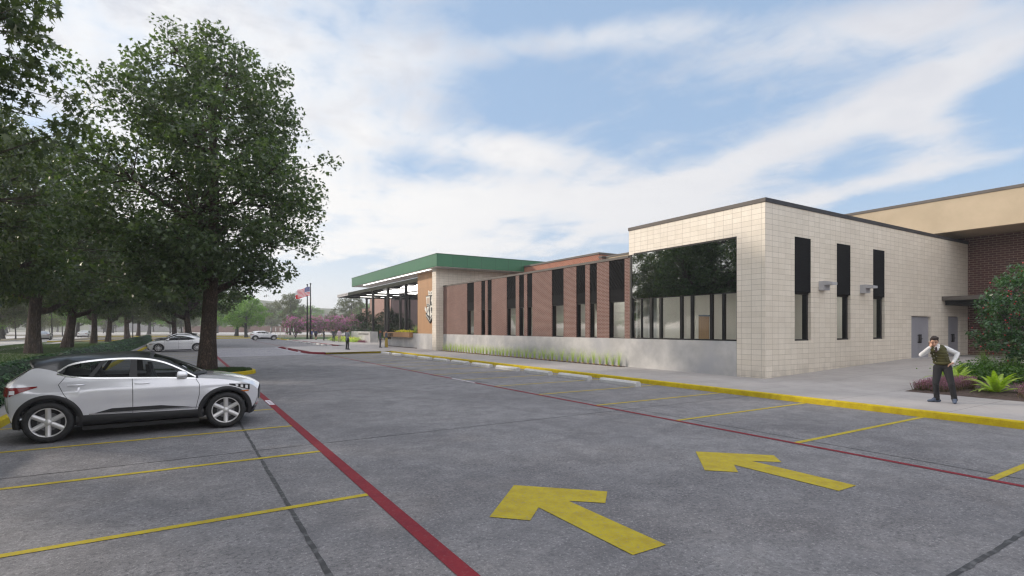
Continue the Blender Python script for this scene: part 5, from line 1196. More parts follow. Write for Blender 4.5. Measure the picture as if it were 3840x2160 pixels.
def fern(seed, nf, L0, m=M_FERN, name='fern'):
    rr = random.Random(seed); mb = MB()
    for i in range(nf):
        a = 2*pi*i/nf+rr.uniform(-.25, .25); L = L0*rr.uniform(.7, 1.1); el = rr.uniform(.35, 1.25); ca, sa = cos(a), sin(a); N = 26; pr = None
        for k in range(N+1):
            t = k/N; ang = el-1.15*t*t*(1.1 if el < 1 else .8); 
            if k == 0: r, z = .02, .02
            else: r += cos(ang)*L/N; z += sin(ang)*L/N
            p = Vector((r*ca, r*sa, max(z, .01)))
            if pr is not None:
                sd = Vector((-sa, ca, 0)); w = L*.135*sin(pi*min(1, t*.92+.08))**.7*(1-t*.35); d = (p-pr)
                for s_ in (-1, 1):
                    tip = p+sd*s_*w+d*1.1+Vector((0, 0, -w*.22)); mb.face([pr, p, p.lerp(tip, .55)+d*.35, tip, pr.lerp(tip, .55)-d*.1])
            pr = p
    return mb.build(name, m)
f1 = fern(2, 26, .95); f1.scale = (.82, .82, .82); f1.location = (18.75, 5.25, .22); tag(f1, 'large bright yellow green fern at the edge of the planting bed', 'fern', 'ferns in the planting bed')
f2 = f1.copy(); COL.objects.link(f2); f2.location = (20.9, 7.0, .3); f2.rotation_euler.z = 1.3; f2.scale = (.8, .8, .8); tag(f2, 'yellow green fern behind the purple flowers, seen past the standing man', 'fern', 'ferns in the planting bed')
f3 = f1.copy(); COL.objects.link(f3); f3.location = (20.2, 6.55, .3); f3.rotation_euler.z = 2.6; f3.scale = (.65, .65, .65); tag(f3, 'smaller fern between the purple flowers and the green shrubs', 'fern', 'ferns in the planting bed')
bushy('green_shrubs', [(21.2+.42*(k % 6), 6.7-.42*(k//6), .55) for k in range(30)], 15000, .075, M_SHR, (.3, .3, .17), 11, QUADL, z0=.3)
bushy('green_shrubs', [(24.5+1.1*(k % 5)+.3*sin(k), 4.6-1.25*(k//5), .6) for k in range(40)], 9000, .10, M_SHR, (.42, .42, .2), 12, QUADL, z0=.35)
dg = grass_clump(150, .95, .62, 18, M_GRS2, .006, False, 'meadow_grass', .8)
for k, (x, y) in enumerate(((23.6, 6.9), (24.3, 6.3), (24.6, 7.2), (25.3, 6.6), (25.2, 5.8), (24.0, 5.6), (23.0, 6.2), (26.1, 6.2))):
    o = dg if k == 0 else dg.copy()
    if k: COL.objects.link(o)
    o.location = (x, y, .35); o.rotation_euler.z = k*1.1; tag(o, 'arching green meadow grass clump behind the fern bed under the berry bush', 'grass clump', 'meadow grasses under the berry bush')
bb, BC = make_tree('berry_bush', 'large glossy green bush full of red berries by the side doors', 'bush', 61, 3.9, [(.9, .9), (1.3, 1.45), (2.0, 1.6), (2.7, 1.4), (3.3, 1.0), (3.6, .6), (3.8, .2)], 190, 62, OVATE, .105, M_LFB, M_BARKG, .07, .03, .5, .05, .27, limbs=10, limb_r=.03, trunks=4, spread=.6, crownk='foliage', inner=.3, twigr=.006)
bb.location = (22.75, 5.3, .25)
rr = random.Random(4); g = MB()
for k in range(340):
    c = BC[rr.randrange(len(BC))]; p = (c[0]+bb.location.x+rr.gauss(0, .17), c[1]+bb.location.y+rr.gauss(0, .17), c[2]+bb.location.z+rr.gauss(0, .13)-.05); r = .022
    g.lathe([(.0005, -r), (r*.7, -r*.7), (r, 0), (r*.7, r*.7), (.0005, r)], p, 7)
tag(g.build('berries', M_BERRY, bb, True), kind='stuff')
# flowering and evergreen shrubs by the flagpoles
my, MC = make_tree('flowering_shrub', 'x', 'shrub', 71, 4.6, [(1.1, 1.6), (1.8, 2.4), (2.8, 2.7), (3.8, 2.1), (4.5, .8)], 75, 50, OVATE, .20, leafmat('myrtle_leaf', (.07, .15, .05), (.12, .20, .08), .35), M_BARKG, .06, .03, .8, .06, .42, limbs=8, limb_r=.03, trunks=5, spread=1.1, crownk='foliage')
rg = np.random.default_rng(5); MC = np.array(MC); n = 2800; c = MC[rg.integers(0, len(MC), n)]*1.04; dd = rg.normal(size=(n, 3))*np.array([.18, .18, .26]); leafmesh('blossoms', c+dd, .17, QUADL, M_MAG, my, rg)
my.scale = (.92, .92, .88); my.location = (17.4, 103, .1); tag(my, 'pink and purple flowering shrub beside the white sign posts, left end of the row', group='flowering shrubs by the flagpoles')
for k, (x, y, lb) in enumerate(((20.6, 101.5, 'pink and purple flowering shrub just left of the flagpoles'), (24.3, 102.5, 'pink and purple flowering shrub right behind the flagpoles'), (28.0, 103, 'pink and purple flowering shrub at the right end, touching the dark green shrub'))):
    dup(my, (x, y, .1), 1+k*1.7, lb, 'flowering shrubs by the flagpoles', (.95, .95, .9+.03*k))
ds, _ = make_tree('evergreen_shrub', 'dark green evergreen shrub next to the flowering row, behind the standing people', 'shrub', 81, 4.6, [(.3, 1.6), (1.2, 2.4), (2.4, 2.5), (3.6, 1.8), (4.5, .6)], 110, 55, OVATE, .20, M_LFD, M_BARKG, .1, .04, .5, .06, .45, limbs=8, limb_r=.04, trunks=3, spread=.6, crownk='foliage')
ds.location = (24.5, 83.5, .1)
dup(ds, (26.8, 79.5, .1), 2.0, 'dark green evergreen shrub standing behind the free standing sign wall', None, (1.25, 1.25, 1.08)); dup(ds, (29.2, 80.5, .1), 3.0, 'dark green evergreen shrub ending beside the pink brick hall', None, (1.1, 1.1, .8))
# ---------------------------------------------------------------- people
def caps(mb, p1, r1, p2, r2, n=12, sq=1.0, sqd=None):
    p1, p2 = Vector(p1), Vector(p2); d = p2-p1; L = d.length; d = d.normalized() if L > 1e-6 else Vector((0, 0, 1))
    ref = Vector(sqd) if sqd else (Vector((1, 0, 0)) if abs(d.x) < .8 else Vector((0, 1, 0)))
    w = d.cross(ref).normalized(); u = w.cross(d).normalized(); rows = []
    for k in range(5): a = pi/2*k/4; rows.append((p1-d*r1*cos(a), max(r1*sin(a), .0006)))
    for k in range(1, 5): t = k/5; rows.append((p1.lerp(p2, t), lerp(r1, r2, t)))
    for k in range(5): a = pi/2*k/4; rows.append((p2+d*r2*sin(a), max(r2*cos(a), .0006)))
    G_ = [[tuple(c+u*r*cos(2*pi*j/n)+w*r*sq*sin(2*pi*j/n)) for j in range(n)] for c, r in rows]
    i0 = len(mb.v); m = len(G_)
    for r in G_: mb.v += r
    for a in range(m-1):
        for j in range(n): mb.f.append((i0+a*n+j, i0+a*n+(j+1) % n, i0+(a+1)*n+(j+1) % n, i0+(a+1)*n+j)); mb.mi.append(0)
    mb.f.append(tuple(i0+j for j in range(n))[::-1]); mb.mi.append(0); mb.f.append(tuple(i0+(m-1)*n+j for j in range(n))); mb.mi.append(0)
def ell(mb, c, r, rot=None, n=14, m=9):
    Rm = rot or Matrix.Identity(3); i0 = len(mb.v); c = Vector(c)
    for k in range(m+1):
        a = pi*k/m
        for j in range(n):
            b_ = 2*pi*j/n; v = Vector((r[0]*max(sin(a), .004)*cos(b_), r[1]*max(sin(a), .004)*sin(b_), r[2]*cos(a))); mb.v.append(tuple(c+Rm @ v))
    for k in range(m):
        for j in range(n): mb.f.append((i0+k*n+j, i0+(k+1)*n+j, i0+(k+1)*n+(j+1) % n, i0+k*n+(j+1) % n)); mb.mi.append(0)
    mb.f.append(tuple(i0+j for j in range(n))); mb.mi.append(0); mb.f.append(tuple(i0+m*n+j for j in range(n))[::-1]); mb.mi.append(0)
def melt(mb, name, m, parent, vox=.012, it=4):
    """fuse overlapping forms into one continuous surface"""
    me = bpy.data.meshes.new('t'); me.from_pydata(mb.v, [], mb.f); o = bpy.data.objects.new('t', me); COL.objects.link(o)
    r = o.modifiers.new('r', 'REMESH'); r.mode = 'VOXEL'; r.voxel_size = vox; s = o.modifiers.new('s', 'SMOOTH'); s.factor = .5; s.iterations = it
    bpy.context.view_layer.update(); nm = bpy.data.meshes.new_from_object(o.evaluated_get(bpy.context.evaluated_depsgraph_get())); bpy.data.objects.remove(o)
    nm.name = name; nm.materials.clear(); nm.materials.append(m); nm.polygons.foreach_set('use_smooth', [True]*len(nm.polygons)); x = bpy.data.objects.new(name, nm); COL.objects.link(x); x.parent = parent; return x
M_SKIN = mat('skin', (.50, .29, .21), .5, fn=f_noise((.50, .29, .20), (.56, .33, .24), 9)); M_SKD = mat('brown_skin', (.26, .14, .09), .5, fn=f_noise((.24, .13, .085), (.28, .15, .10), 9))
def cloth(name, c, bs=40): return mat(name, c, .85, fn=f_noise(tuple(x*.85 for x in c), tuple(min(1, x*1.12) for x in c), 7, 4, bs=bs, bd=.004))
M_HAIR = cloth('dark_hair', (.020, .012, .010)); M_HRED = cloth('auburn_hair', (.20, .06, .025)); M_HBL = cloth('fair_hair', (.42, .28, .13)); M_SHOE = cloth('black_shoe', (.018, .018, .02)); M_BSHOE = cloth('blue_grey_shoe', (.075, .095, .14)); M_EYE = mat('eye_dark', (.01, .008, .008), .2)
def hand(mb, w, f, side, curl=.35, up=(0, 0, 1), s=1.0, spread=.10):
    """w wrist, f unit direction of the fingers, side unit direction towards the thumb"""
    w, f, side = Vector(w), Vector(f).normalized(), Vector(side); side = (side-f*side.dot(f)).normalized(); n = f.cross(side)*(-1)
    for k in range(4): o = side*(.030-.020*k)*s; caps(mb, w+o*.55, .017*s, w+f*.082*s+o, .0115*s, 8)
    for k, L in enumerate((.070, .080, .074, .058)):
        o = side*(.030-.020*k)*s; p = w+f*.085*s+o; a = curl; sp = side*(spread*(1.5-k)/1.5)
        d1 = (f*cos(a)+n*sin(a)+sp).normalized(); d2 = (f*cos(a*2)+n*sin(a*2)+sp).normalized(); d3 = (f*cos(a*2.8)+n*sin(a*2.8)+sp).normalized()
        q = p+d1*L*.45*s; r_ = q+d2*L*.3*s; caps(mb, p, .0098*s, q, .009*s, 8); caps(mb, q, .009*s, r_, .0085*s, 8); caps(mb, r_, .0085*s, r_+d3*L*.25*s, .0072*s, 8)
    p = w+f*.022*s+side*.024*s; q = p+(side*.8+f*.6+n*.25).normalized()*.038*s; caps(mb, p, .013*s, q, .0112*s, 8); caps(mb, q, .0112*s, q+(f*.9+side*.25+n*.3).normalized()*.034*s, .0092*s, 8)
def person(name_lab, J, c, loc, rz, fine=False, hairm=None, skin=None, skirt=None, longhair=False, wide=0, vest=None, shoes=None, group=None, sc=1.0, fem=False):
    if fine: J = {k: ((v[0]*.80, v[1], v[2]) if k[:2] != 'hf' and k not in ('hrot',) else v) for k, v in J.items()}
    skin = skin or M_SKIN; hairm = hairm or M_HAIR; root = thing('person', name_lab, 'person', (0, 0, 0), 0, group); vx = .0085 if fine else .016
    V = {k: Vector(v) for k, v in J.items() if k[:2] != 'hf' and k not in ('hrot', 'collar')}; fz = 1 if not fem else .9
    hd = V['head']; nk = V['neck']; hr = J.get('hrot', (0, 0, 0)); Rm = Euler(hr).to_matrix()
    def H(x, y, z): return hd+Rm @ Vector((x, y, z))
    b = MB()
    ell(b, H(0, .012, .03), (.076, .095, .092), Rm); ell(b, H(0, -.012, -.035), (.060, .072, .078), Rm); ell(b, H(0, -.052, -.088), (.028, .026, .024), Rm)
    caps(b, H(0, -.084, .012), .010, H(0, -.104, -.026), .014, 8); ell(b, H(0, -.080, -.056), (.024, .014, .010), Rm)
    for s_ in (-1, 1): ell(b, H(s_*.077, .008, -.012), (.010, .020, .032), Rm); ell(b, H(s_*.031, -.074, .024), (.020, .010, .008), Rm)
    caps(b, H(0, .02, -.06), .052, nk, .058); caps(b, nk, .06, V['chest'], .10); caps(b, V['chest'], .125*fz, V['pelvis'], .11, sq=.75, sqd=(1, 0, 0))
    for s_ in 'LR':
        caps(b, nk.lerp(V['sh'+s_], .2), .055, V['sh'+s_], .050); caps(b, V['sh'+s_], .048*fz, V['el'+s_], .038*fz); caps(b, V['el'+s_], .038*fz, V['wr'+s_], .026*fz)
        caps(b, V['pelvis'], .10, V['hip'+s_], .088); caps(b, V['hip'+s_], .080, V['kn'+s_], .052); caps(b, V['kn'+s_], .052, V['an'+s_], .036); caps(b, V['an'+s_], .034, V['an'+s_].lerp(V['toe'+s_], .35), .022)
        hf = J['hf'+s_]; hand(b, V['wr'+s_], hf[0], hf[1], hf[2])
    melt(b, 'body', skin, root, vx, 3)
    # hair
    h = MB(); ell(h, H(0, .030, .052), (.086, .098, .088), Rm); ell(h, H(0, .062, -.005), (.074, .062, .075), Rm)
    if fine:
        ell(h, H(-.015, -.045, .108), (.070, .052, .036), Rm); ell(h, H(.03, -.02, .112), (.055, .06, .035), Rm)
        for s_ in (-1, 1): caps(h, H(s_*.074, -.012, .045), .014, H(s_*.075, -.016, .012), .007, 8)
    if longhair: caps(h, H(0, .07, .0), .075, H(0, .085, -.18), .075, sq=.6); caps(h, H(-.05, .05, .0), .045, H(-.075, .04, -.20), .045); caps(h, H(.05, .05, 0), .045, H(.075, .04, -.20), .045)
    melt(h, 'hair', hairm, root, vx, 2)
    # trousers or skirt
    t = MB()
    if skirt:
        P_ = V['pelvis']; rows = [[(P_.x+r*cos(a), P_.y+r*.78*sin(a), z) for a in [2*pi*j/16 for j in range(16)]] for r, z in ((.15, P_.z+.12), (.18, P_.z-.04), (.19, .62), (.17, .52))]
        for s_ in 'LR': caps(t, V['hip'+s_]+Vector((0, 0, .08)), .12, (V['hip'+s_].x*1.1, V['hip'+s_].y, .58), .10)
        melt(t, 'skirt', skirt, root, vx, 3)
    else:
        caps(t, V['pelvis']+Vector((0, 0, .09)), .130*fz, V['pelvis'], .132, sq=.8, sqd=(1, 0, 0))
        for s_ in 'LR':
            kn = V['kn'+s_]; an = V['an'+s_]; caps(t, V['pelvis'].lerp(V['hip'+s_], .6), .112, V['hip'+s_], .104); caps(t, V['hip'+s_], .102, kn, .070+wide*.6); caps(t, kn, .070+wide*.6, kn.lerp(an, .55), .062+wide); caps(t, kn.lerp(an, .55), .062+wide, an+Vector((0, 0, -.012)), .060+wide)
        if fine:   # small folds at knee and hem
            for s_ in 'LR':
                kn = V['kn'+s_]; an = V['an'+s_]
                for k, (q, r) in enumerate(((.06, .073), (.14, .069), (.80, .066), (.90, .070))): p = kn.lerp(an, q); ell(t, p+Vector((.006*(-1)**k, -.006, 0)), (r, r*.96, .014), Euler((0, .35*(-1)**k, 0)).to_matrix())
        melt(t, 'trousers', c[1], root, vx, 2)
    # top
    t = MB(); ch = V['chest']; w_ = .150*fz
    kf = .78 if fine else 1; caps(t, ch+Vector((0, 0, .04)), w_*1.05*kf, ch.lerp(V['pelvis'], .45), w_*.93*kf, 14, .72, (1, 0, 0)); caps(t, ch.lerp(V['pelvis'], .4), w_*.93*kf, V['pelvis']+Vector((0, 0, .05 if fine else -.06)), w_*1.0*kf, 14, .76, (1, 0, 0)); caps(t, nk, .062, ch, .11)
    for s_ in 'LR':
        caps(t, nk.lerp(V['sh'+s_], .3)-Vector((0, 0, .02)), .066, V['sh'+s_], .066*fz); caps(t, V['sh'+s_], .064*fz, V['el'+s_], .054*fz); caps(t, V['el'+s_], .054*fz, V['el'+s_].lerp(V['wr'+s_], .92), .040*fz)
        if fine:
            el, sh, wr = V['el'+s_], V['sh'+s_], V['wr'+s_]
            for k, q in enumerate((.72, .84, .95)): p = sh.lerp(el, q); ell(t, p, (.060, .058, .012), Euler((.3*k, .5*(-1)**k, 0)).to_matrix())
            p = el.lerp(wr, .88); ell(t, p, (.043, .043, .020), (wr-el).to_track_quat('Z', 'Y').to_matrix())
    melt(t, 'shirt' if fine else 'jacket', c[0], root, vx, 2)
    if not fine and J.get('collar'):
        t = MB(); caps(t, nk+Vector((0, -.02, .0)), .058, nk+Vector((0, 0, .02)), .056); melt(t, 'collar', J['collar'], root, .012, 1)
    # shoes
    for s_ in 'LR':
        t = MB(); an, toe = V['an'+s_], V['toe'+s_]; d = (toe-an); d.z = 0; d.normalize(); heel = an-d*.055; heel.z = .036; tp = an+d*.185; tp.z = .026; mid = an+d*.07; mid.z = .040
        caps(t, heel, .036, mid, .040, 12, .9, (0, 0, 1)); caps(t, mid, .040, tp, .027, 12, 1.2, (0, 0, 1)); caps(t, an+Vector((0, 0, .035)), .050, (heel+mid)/2, .042); caps(t, an+d*.03+Vector((0, 0, .0)), .046, mid+d*.03, .036)
        o = melt(t, 'shoe', shoes or M_SHOE, root, min(vx, .012), 1)
        for v in o.data.vertices: v.co.z = max(v.co.z, .002)
    if fine:
        for s_ in (-1, 1):
            e = MB(); ell(e, H(s_*.031, -.079, .014), (.012, .008, .0055), Rm); e.build('eye', M_EYE, root, True)
            e = MB(); caps(e, H(s_*.012, -.087, .034), .0055, H(s_*.047, -.076, .036), .0045, 8); e.build('eyebrow', M_HAIR, root, True)
        e = MB(); caps(e, H(-.02, -.0925, -.055), .0035, H(.02, -.0925, -.055), .0035, 8); e.build('lips', mat('lip', (.42, .17, .15), .5), root, True)
    if vest: vest(root, V, H)
    for o in root.children: o.scale = (sc, sc, sc)
    root.location = loc; root.rotation_euler = (0, 0, rz); return root
# the man on the telephone (drawn in the frame of his own body: x to his left as we face him, -y towards us)
D3 = (0, 0, 0)
J = dict(head=(-.285, -.20, 1.505), neck=(-.215, -.10, 1.405), chest=(-.185, -.06, 1.20), pelvis=(-.085, .03, .90), hrot=(.42, .06, .05),
    shL=(-.385, -.07, 1.315), elL=(-.60, -.20, 1.175), wrL=(-.385, -.275, 1.375), shR=(-.005, -.02, 1.34), elR=(.275, .09, 1.215), wrR=(.17, -.075, .99),
    hipL=(-.185, .02, .86), hipR=(.03, .03, .86), knL=(-.245, -.06, .475), knR=(.125, -.07, .485), anL=(-.215, .03, .095), toeL=(-.40, -.04, .04), anR=(.21, .02, .09), toeR=(.20, -.16, .04),
    hfL=((.22, .12, 1), (.55, -.7, .2), .6), hfR=((-.75, -.35, -.5), (.2, -.6, .6), .22))
M_VEST = cloth('olive_vest', (.062, .058, .016), 20); M_SHW = cloth('white_shirt', (.66, .66, .66), 30); M_TRB = cloth('black_trousers', (.015, .015, .017), 30); M_BTN = mat('pearl_button', (.6, .58, .5), .3); M_TIE = cloth('dark_tie', (.05, .03, .035)); M_PHONE = mat('phone_black', (.01, .01, .012), .2)
def vest(root, V, H):
    t = MB(); ch, pv, nk = V['chest'], V['pelvis'], V['neck']; bot = pv+Vector((-.005, -.01, .055))
    N = 5
    for k in range(N):   # padded bands
        a, b_ = k/N, (k+1)/N; top = ch+Vector((.0, 0, .10)); c0 = top.lerp(bot, (a+b_)/2); w = [.182, .186, .178, .172, .180][k]
        ell(t, c0, (w, w*.80, .074), Euler((.10, .20*(1-(a+b_)/2), 0)).to_matrix(), 18, 9)
    for s_ in 'LR': caps(t, nk.lerp(V['sh'+s_], .35)+Vector((0, .0, -.01)), .070, nk.lerp(V['sh'+s_], .80)+Vector((0, 0, -.02)), .072)
    caps(t, ch+Vector((0, 0, .09)), .15, pv+Vector((0, 0, .10)), .155, 14, .80, (1, 0, 0))
    caps(t, nk+Vector((-.055, -.01, .015)), .024, nk+Vector((-.045, -.085, -.055)), .020, 8); caps(t, nk+Vector((.07, -.005, .0)), .026, nk+Vector((.055, -.095, -.075)), .022, 8); caps(t, nk+Vector((-.055, .03, .02)), .026, nk+Vector((.07, .03, .01)), .026, 8)
    o = melt(t, 'padded_vest', M_VEST, root, .008, 1)
    import mathutils
    bv = mathutils.bvhtree.BVHTree.FromPolygons([v.co for v in o.data.vertices], [p.vertices[:] for p in o.data.polygons])
    def surf(x, z):
        h_ = bv.ray_cast(Vector((x, -1, z)), Vector((0, 1, 0))); return h_[0] if h_[0] is not None else Vector((x, -.2, z))
    for (x, z) in ((-.235, 1.20), (-.225, 1.105), (-.20, 1.01), (-.175, .925)):
        p = surf(x, z); m = MB(); ell(m, p, (.011, .006, .011)); m.build('button', M_BTN, o, True)
    pl_ = MB(); rows = []
    for k in range(13):
        t_ = k/12; x, z = lerp(-.225, -.145, t_), lerp(1.27, .92, t_); a, b_ = surf(x-.003, z), surf(x+.003, z); rows.append([tuple(a+Vector((0, -.003, 0))), tuple(b_+Vector((0, -.003, 0)))])
    pl_.grid(rows); pl_.build('placket', M_TRB, o)
    pk = MB(); pk.grid([[tuple(surf(lerp(-.02, .035, t_)+d, lerp(1.10, .985, t_))+Vector((0, -.003, 0))) for d in (-.003, .003)] for t_ in [k/8 for k in range(9)]]); pk.build('pocket', M_TRB, o)
    m = MB(); caps(m, nk+Vector((-.045, -.075, .0)), .022, nk+Vector((-.030, -.105, -.05)), .016, 8); caps(m, nk+Vector((.035, -.075, .0)), .022, nk+Vector((.0, -.11, -.05)), .016, 8); caps(m, nk+Vector((0, -.03, 0)), .060, nk+Vector((0, -.055, -.06)), .066); melt(m, 'shirt_collar', M_SHW, root, .008, 1)
    m = MB(); p = nk+Vector((-.018, -.128, -.045)); q = p+Vector((-.0, -.022, -.11)); m.face([p+Vector((-.018, 0, 0)), p+Vector((.018, 0, 0)), q+Vector((.020, 0, 0)), q+Vector((-.020, 0, 0))]); caps(m, p+Vector((0, 0, .004)), .017, p+Vector((0, -.002, -.02)), .013, 8); m.build('tie', M_TIE, root)
    w = V['wrL']; m = MB(); a = w+Vector((.045, -.02, .035)); b_ = H(-.075, -.03, .02)
    caps(m, H(-.098, .012, -.03), .008, H(-.092, -.035, -.10), .008, 8, 3.2, (1, 0, 0)); m.build('telephone', M_PHONE, root, True)
mx, my_ = 16.00, 5.43
person('man in olive padded vest and white shirt on the phone, standing near the planting bed', J, (M_SHW, M_TRB), (mx, my_, .152), -YAW-.66, True, vest=vest, shoes=M_BSHOE)
BASE = dict(head=(0, -.02, 1.62), neck=(0, 0, 1.48), chest=(0, .0, 1.28), pelvis=(0, 0, .93), shL=(-.18, 0, 1.42), elL=(-.24, .03, 1.13), wrL=(-.22, -.10, .90), shR=(.18, 0, 1.42), elR=(.24, .03, 1.13), wrR=(.22, -.10, .90),
    hipL=(-.09, 0, .90), hipR=(.09, 0, .90), knL=(-.10, -.02, .49), knR=(.10, -.02, .49), anL=(-.11, .02, .08), anR=(.11, .02, .08), toeL=(-.13, -.14, .04), toeR=(.13, -.14, .04), hfL=((0, -.1, -1), (.2, -1, 0), .3), hfR=((0, -.1, -1), (-.2, -1, 0), .3))
def pose(**k): q = dict(BASE); q.update(k); return q
fold = dict(elL=(-.25, -.02, 1.16), wrL=(-.05, -.20, 1.16), elR=(.25, -.02, 1.16), wrR=(.06, -.20, 1.12), hfL=((1, -.1, 0), (0, -.2, 1), .3), hfR=((-1, -.1, 0), (0, -.2, 1), .3))
M_GS = cloth('grey_suit_cloth', (.20, .21, .23)); M_NV = cloth('navy_cloth', (.035, .045, .10)); M_DG = cloth('dark_grey_suit', (.06, .065, .08)); M_PK = cloth('pink_shirt_cloth', (.55, .42, .50)); M_KH = cloth('khaki_cloth', (.38, .33, .26)); M_MU = cloth('mustard_cloth', (.38, .28, .06)); M_TL = cloth('slate_blouse', (.09, .11, .13)); M_BLUE = cloth('royal_blue_cloth', (.04, .05, .22)); M_BK = cloth('black_cloth', (.02, .02, .025)); M_BEI = cloth('tan_bag', (.42, .32, .18))
VX = -YAW
person('man in a light grey jacket and black trousers standing alone on the plaza', pose(**{**fold, 'collar': M_SHW}), (M_GS, M_TRB), (11.86, 45.7, .152), VX+pi-.5, group='people on the plaza', sc=1.0)
person('red haired woman in a dark grey trouser suit in front of the planter', pose(head=(0, -.03, 1.60)), (M_DG, M_DG), (15.75, 48.9, .152), VX+2.0, hairm=M_HRED, longhair=True, fem=True, group='people on the plaza', sc=.92)
person('woman in wide mustard trousers and slate blouse holding something in front of the planter', pose(**fold), (M_TL, M_MU), (16.35, 48.9, .152), VX-.9, longhair=True, fem=True, wide=.06, group='people on the plaza', sc=.92)
person('person in a pale pink shirt and khaki trousers near the yellow flower bed', pose(), (M_PK, M_KH), (17.45, 71.3, .152), VX+pi, hairm=M_HRED, group='people on the plaza', sc=.95)
person('person in a grey suit facing the one in the pink shirt near the flower bed', pose(head=(0, -.03, 1.60)), (M_DG, M_DG), (17.3, 73.8, .152), VX+.9, hairm=M_HRED, group='people on the plaza', sc=.93)
person('fair haired person in a blue jacket and dark trousers next to the flagpoles', pose(), (M_BLUE, M_DG), (17.6, 89.5, .012), VX-1.4, hairm=M_HBL, group='people on the plaza', sc=1.0)
person('woman in a dark blue top and black skirt right of the flagpoles', pose(elL=(-.25, -.05, 1.14), wrL=(-.15, -.25, 1.1), hfL=((0, -1, 0), (1, 0, 0), .3)), (M_NV, M_BK), (17.5, 86.1, .152), VX+1.0, skirt=M_BK, fem=True, group='people on the plaza', sc=.93)
pb = person('person dressed in black standing between the shrubs and the flower bed', pose(), (M_BK, M_BK), (17.6, 81.0, .152), VX+2.2, group='people on the plaza', sc=.92)
g = MB(); rows = []
for t_ in range(6): w = [.07, .10, .11, .11, .10, .06][t_]; rows.append([(w*cos(a), .05*sin(a), .70+.045*t_) for a in [2*pi*j/10 for j in range(11)]])
g.grid(rows); g.tube([(-.06, 0, .92), (-.04, 0, 1.0), (.04, 0, 1.0), (.06, 0, .92)], .008, 6); o = g.build('shoulder_bag', M_BEI, smooth=True); o.location = (17.6-.30*cos(YAW), 81.0+.30*sin(YAW), .15); tag(o, 'tan hand bag held by the person dressed in black', 'bag')
person('person in a white top walking beneath the canopy, seen over the sign wall', pose(head=(0, -.03, 1.60)), (M_SHW, M_GS), (*cam_pt(88, -23.0), .152), VX+1.2, group='people on the plaza', sc=.95, skin=M_SKD)

# ---------------------------------------------------------------- flagpoles, lamp posts, sign posts
M_POLE = M_BLKM
def f_usa(b, p):
    t = b.new('ShaderNodeTexCoord').outputs['UV']; s = b.new('ShaderNodeSeparateXYZ'); b.put(s.inputs[0], t); u, v = s.outputs[0], s.outputs[1]
    st = b.m('GREATER_THAN', b.m('FRACT', b.m('MULTIPLY', v, 6.5)), .5); c = b.mix(st, (.70, .012, .025, 1), (.8, .8, .8, 1)); 
    can = b.m('MULTIPLY', b.m('LESS_THAN', u, .42), b.m('GREATER_THAN', v, .46)); vo = b.new('ShaderNodeTexVoronoi'); b.put(vo.inputs['Vector'], b.vm('MULTIPLY', t, (24, 18, 1))); vo.inputs['Scale'].default_value = 1; vo.inputs['Randomness'].default_value = 0
    star = b.m('LESS_THAN', vo.outputs['Distance'], .26); cc = b.mix(star, (.03, .04, .22, 1), (.7, .7, .75, 1)); b.put(p.inputs['Base Color'], b.mix(can, c, cc))
def f_tex(b, p):
    t = b.new('ShaderNodeTexCoord').outputs['UV']; s = b.new('ShaderNodeSeparateXYZ'); b.put(s.inputs[0], t); u, v = s.outputs[0], s.outputs[1]
    c = b.mix(b.m('GREATER_THAN', v, .5), (.72, .01, .015, 1), (.75, .75, .77, 1)); dx = b.m('SUBTRACT', u, .167); dy = b.m('MULTIPLY', b.m('SUBTRACT', v, .5), .66)
    r = b.m('SQRT', b.m('ADD', b.m('MULTIPLY', dx, dx), b.m('MULTIPLY', dy, dy))); c2 = b.mix(b.m('LESS_THAN', r, .07), (.02, .04, .2, 1), (.7, .7, .72, 1)); b.put(p.inputs['Base Color'], b.mix(b.m('LESS_THAN', u, .333), c, c2))
for (x, y, h, lab, fl, fn, fm) in ((*cam_pt(88, -34.1), 9.05, 'black flagpole with a red and white flag, the shorter left pole', 'flag', f_tex, 'state_flag_cloth'), (*cam_pt(86, -32.8), 9.05, 'black flagpole carrying the striped flag, the right pole', 'flag', f_usa, 'national_flag_cloth')):
    r = thing('flagpole', lab, 'flagpole', (x, y, .14), 0, 'flagpoles'); MB().tube([(x, y, .12), (x, y, h*.5), (x, y, h)], [.14, .12, .07], 12).lathe([(.28, .13), (.28, .2), (.15, .24), (.001, .24)], (x, y, 0), 14).build('pole', M_POLE, r, True)
    g = MB(); ell(g, (x, y, h+.12), (.14, .14, .14)); g.build('finial', M_POLE, r, True)
    g = MB(); W2, H2 = (2.5, 1.45) if fn is f_usa else (2.3, 1.4); NX, NY = 22, 8; pt_ = {}
    z1 = h-.35 if fn is f_usa else h-.45
    for i in range(NX+1):
        for j in range(NY+1):
            u, v = i/NX, j/NY; du = u*W2*.80; wv = .12*sin(u*9+v*1.5)*u**.6; dz = -.62*u**1.2+.07*sin(u*8); d2 = (-cos(YAW)*du+sin(YAW)*wv, sin(YAW)*du+cos(YAW)*wv)
            pt_[i, j] = (x+d2[0]-.1, y+d2[1], z1-H2*(1-v)*(1-.1*u)+dz)
    for i in range(NX):
        for j in range(NY): g.face([pt_[i, j], pt_[i+1, j], pt_[i+1, j+1], pt_[i, j+1]], 0, [(i/NX, j/NY), ((i+1)/NX, j/NY), ((i+1)/NX, (j+1)/NY), (i/NX, (j+1)/NY)])
    g.build(fl, mat(fm, rough=.8, fn=fn), r, True)
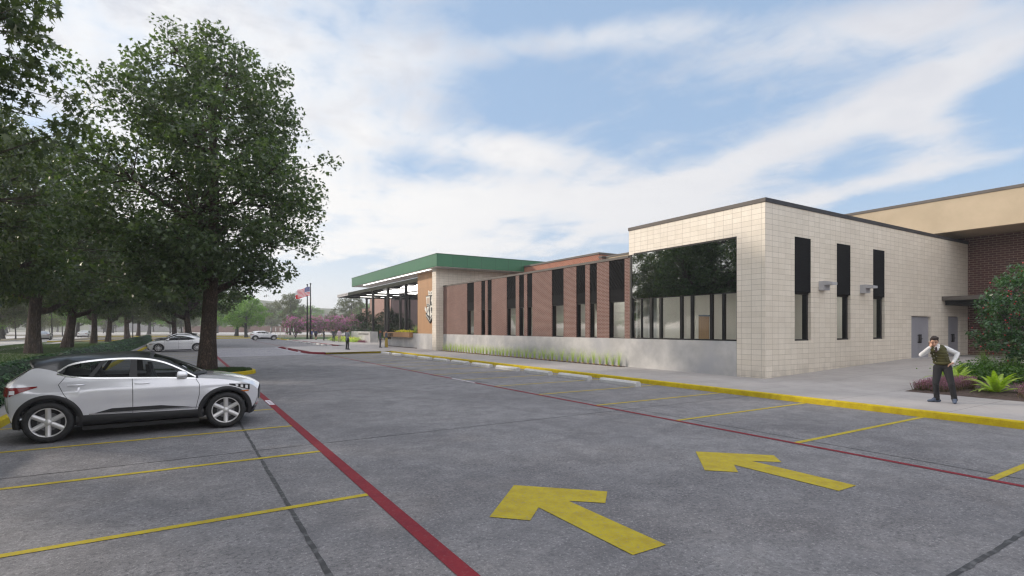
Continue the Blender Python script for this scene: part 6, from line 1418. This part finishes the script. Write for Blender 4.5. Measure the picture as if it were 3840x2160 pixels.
def lamp_post(x, y, z, lab, h=6.6, r_=.07):
    r = thing('lamp_post', lab, 'lamp post', (x, y, z), 0, 'street lamp posts'); MB().tube([(x, y, z-.05), (x, y, z+h)], [r_, r_*.7], 10).lathe([(.17, z), (.17, z+.12), (.08, z+.16)], (x, y, 0), 12).build('post', M_POLE, r, True)
    MB().lathe([(.001, h+.1), (.05, h+.1), (.05, h), (.26, h-.02), (.22, h-.12), (.001, h-.12)], (x, y, z), 14).build('lamp_head', M_POLE, r, True)
lamp_post(-7.0, 105.0, .03, 'thin black lamp post standing beyond the hedge between two brown trunks'); lamp_post(-20.1, 124, .1, 'thin black lamp post behind the silver grey sedan in the street median')
M_SPW = mat('sign_post_white', (.65, .63, .58), .5, fn=f_noise((.62, .60, .56), (.68, .66, .62), 3)); M_SPP = mat('galvanised_post', (.42, .42, .42), .4, .5)
for k, (x, y) in enumerate(((12.4, 96.6), (13.1, 96.2), (13.75, 95.8), (14.5, 95.6), (14.95, 95.4), (15.7, 95.1))):
    r = thing('sign_post', f'slim post with narrow white plate, {ORD[k]} of six when counted away from the white crossover', 'sign post', (x, y, 0), 0, 'slim white plated posts')
    MB().tube([(x, y, 0), (x, y, 2.0)], .028, 8).build('post', M_SPP, r); MB().box(x-.075, y-.03, 1.42, x+.075, y-.015, 2.04).build('plate', M_SPW, r)
# haze: one closed box of even air
hz_ = MB().box(-900, -120, -1.2, 900, 900, 46).build('haze', None) if False else None
me = bpy.data.meshes.new('haze'); bx = MB().box(-700, -130, -1.2, 700, 700, 34); me.from_pydata(bx.v, [], bx.f); hz_ = bpy.data.objects.new('haze', me); COL.objects.link(hz_)
mh = bpy.data.materials.new('haze'); mh.use_nodes = True; t_ = mh.node_tree; t_.nodes.remove(t_.nodes['Principled BSDF']); pv = t_.nodes.new('ShaderNodeVolumePrincipled')
pv.inputs['Color'].default_value = (.99, .99, 1, 1); pv.inputs['Density'].default_value = .0008; pv.inputs['Anisotropy'].default_value = .25; t_.links.new(pv.outputs[0], t_.nodes['Material Output'].inputs['Volume'])
me.materials.append(mh); hz_['kind'] = 'stuff'
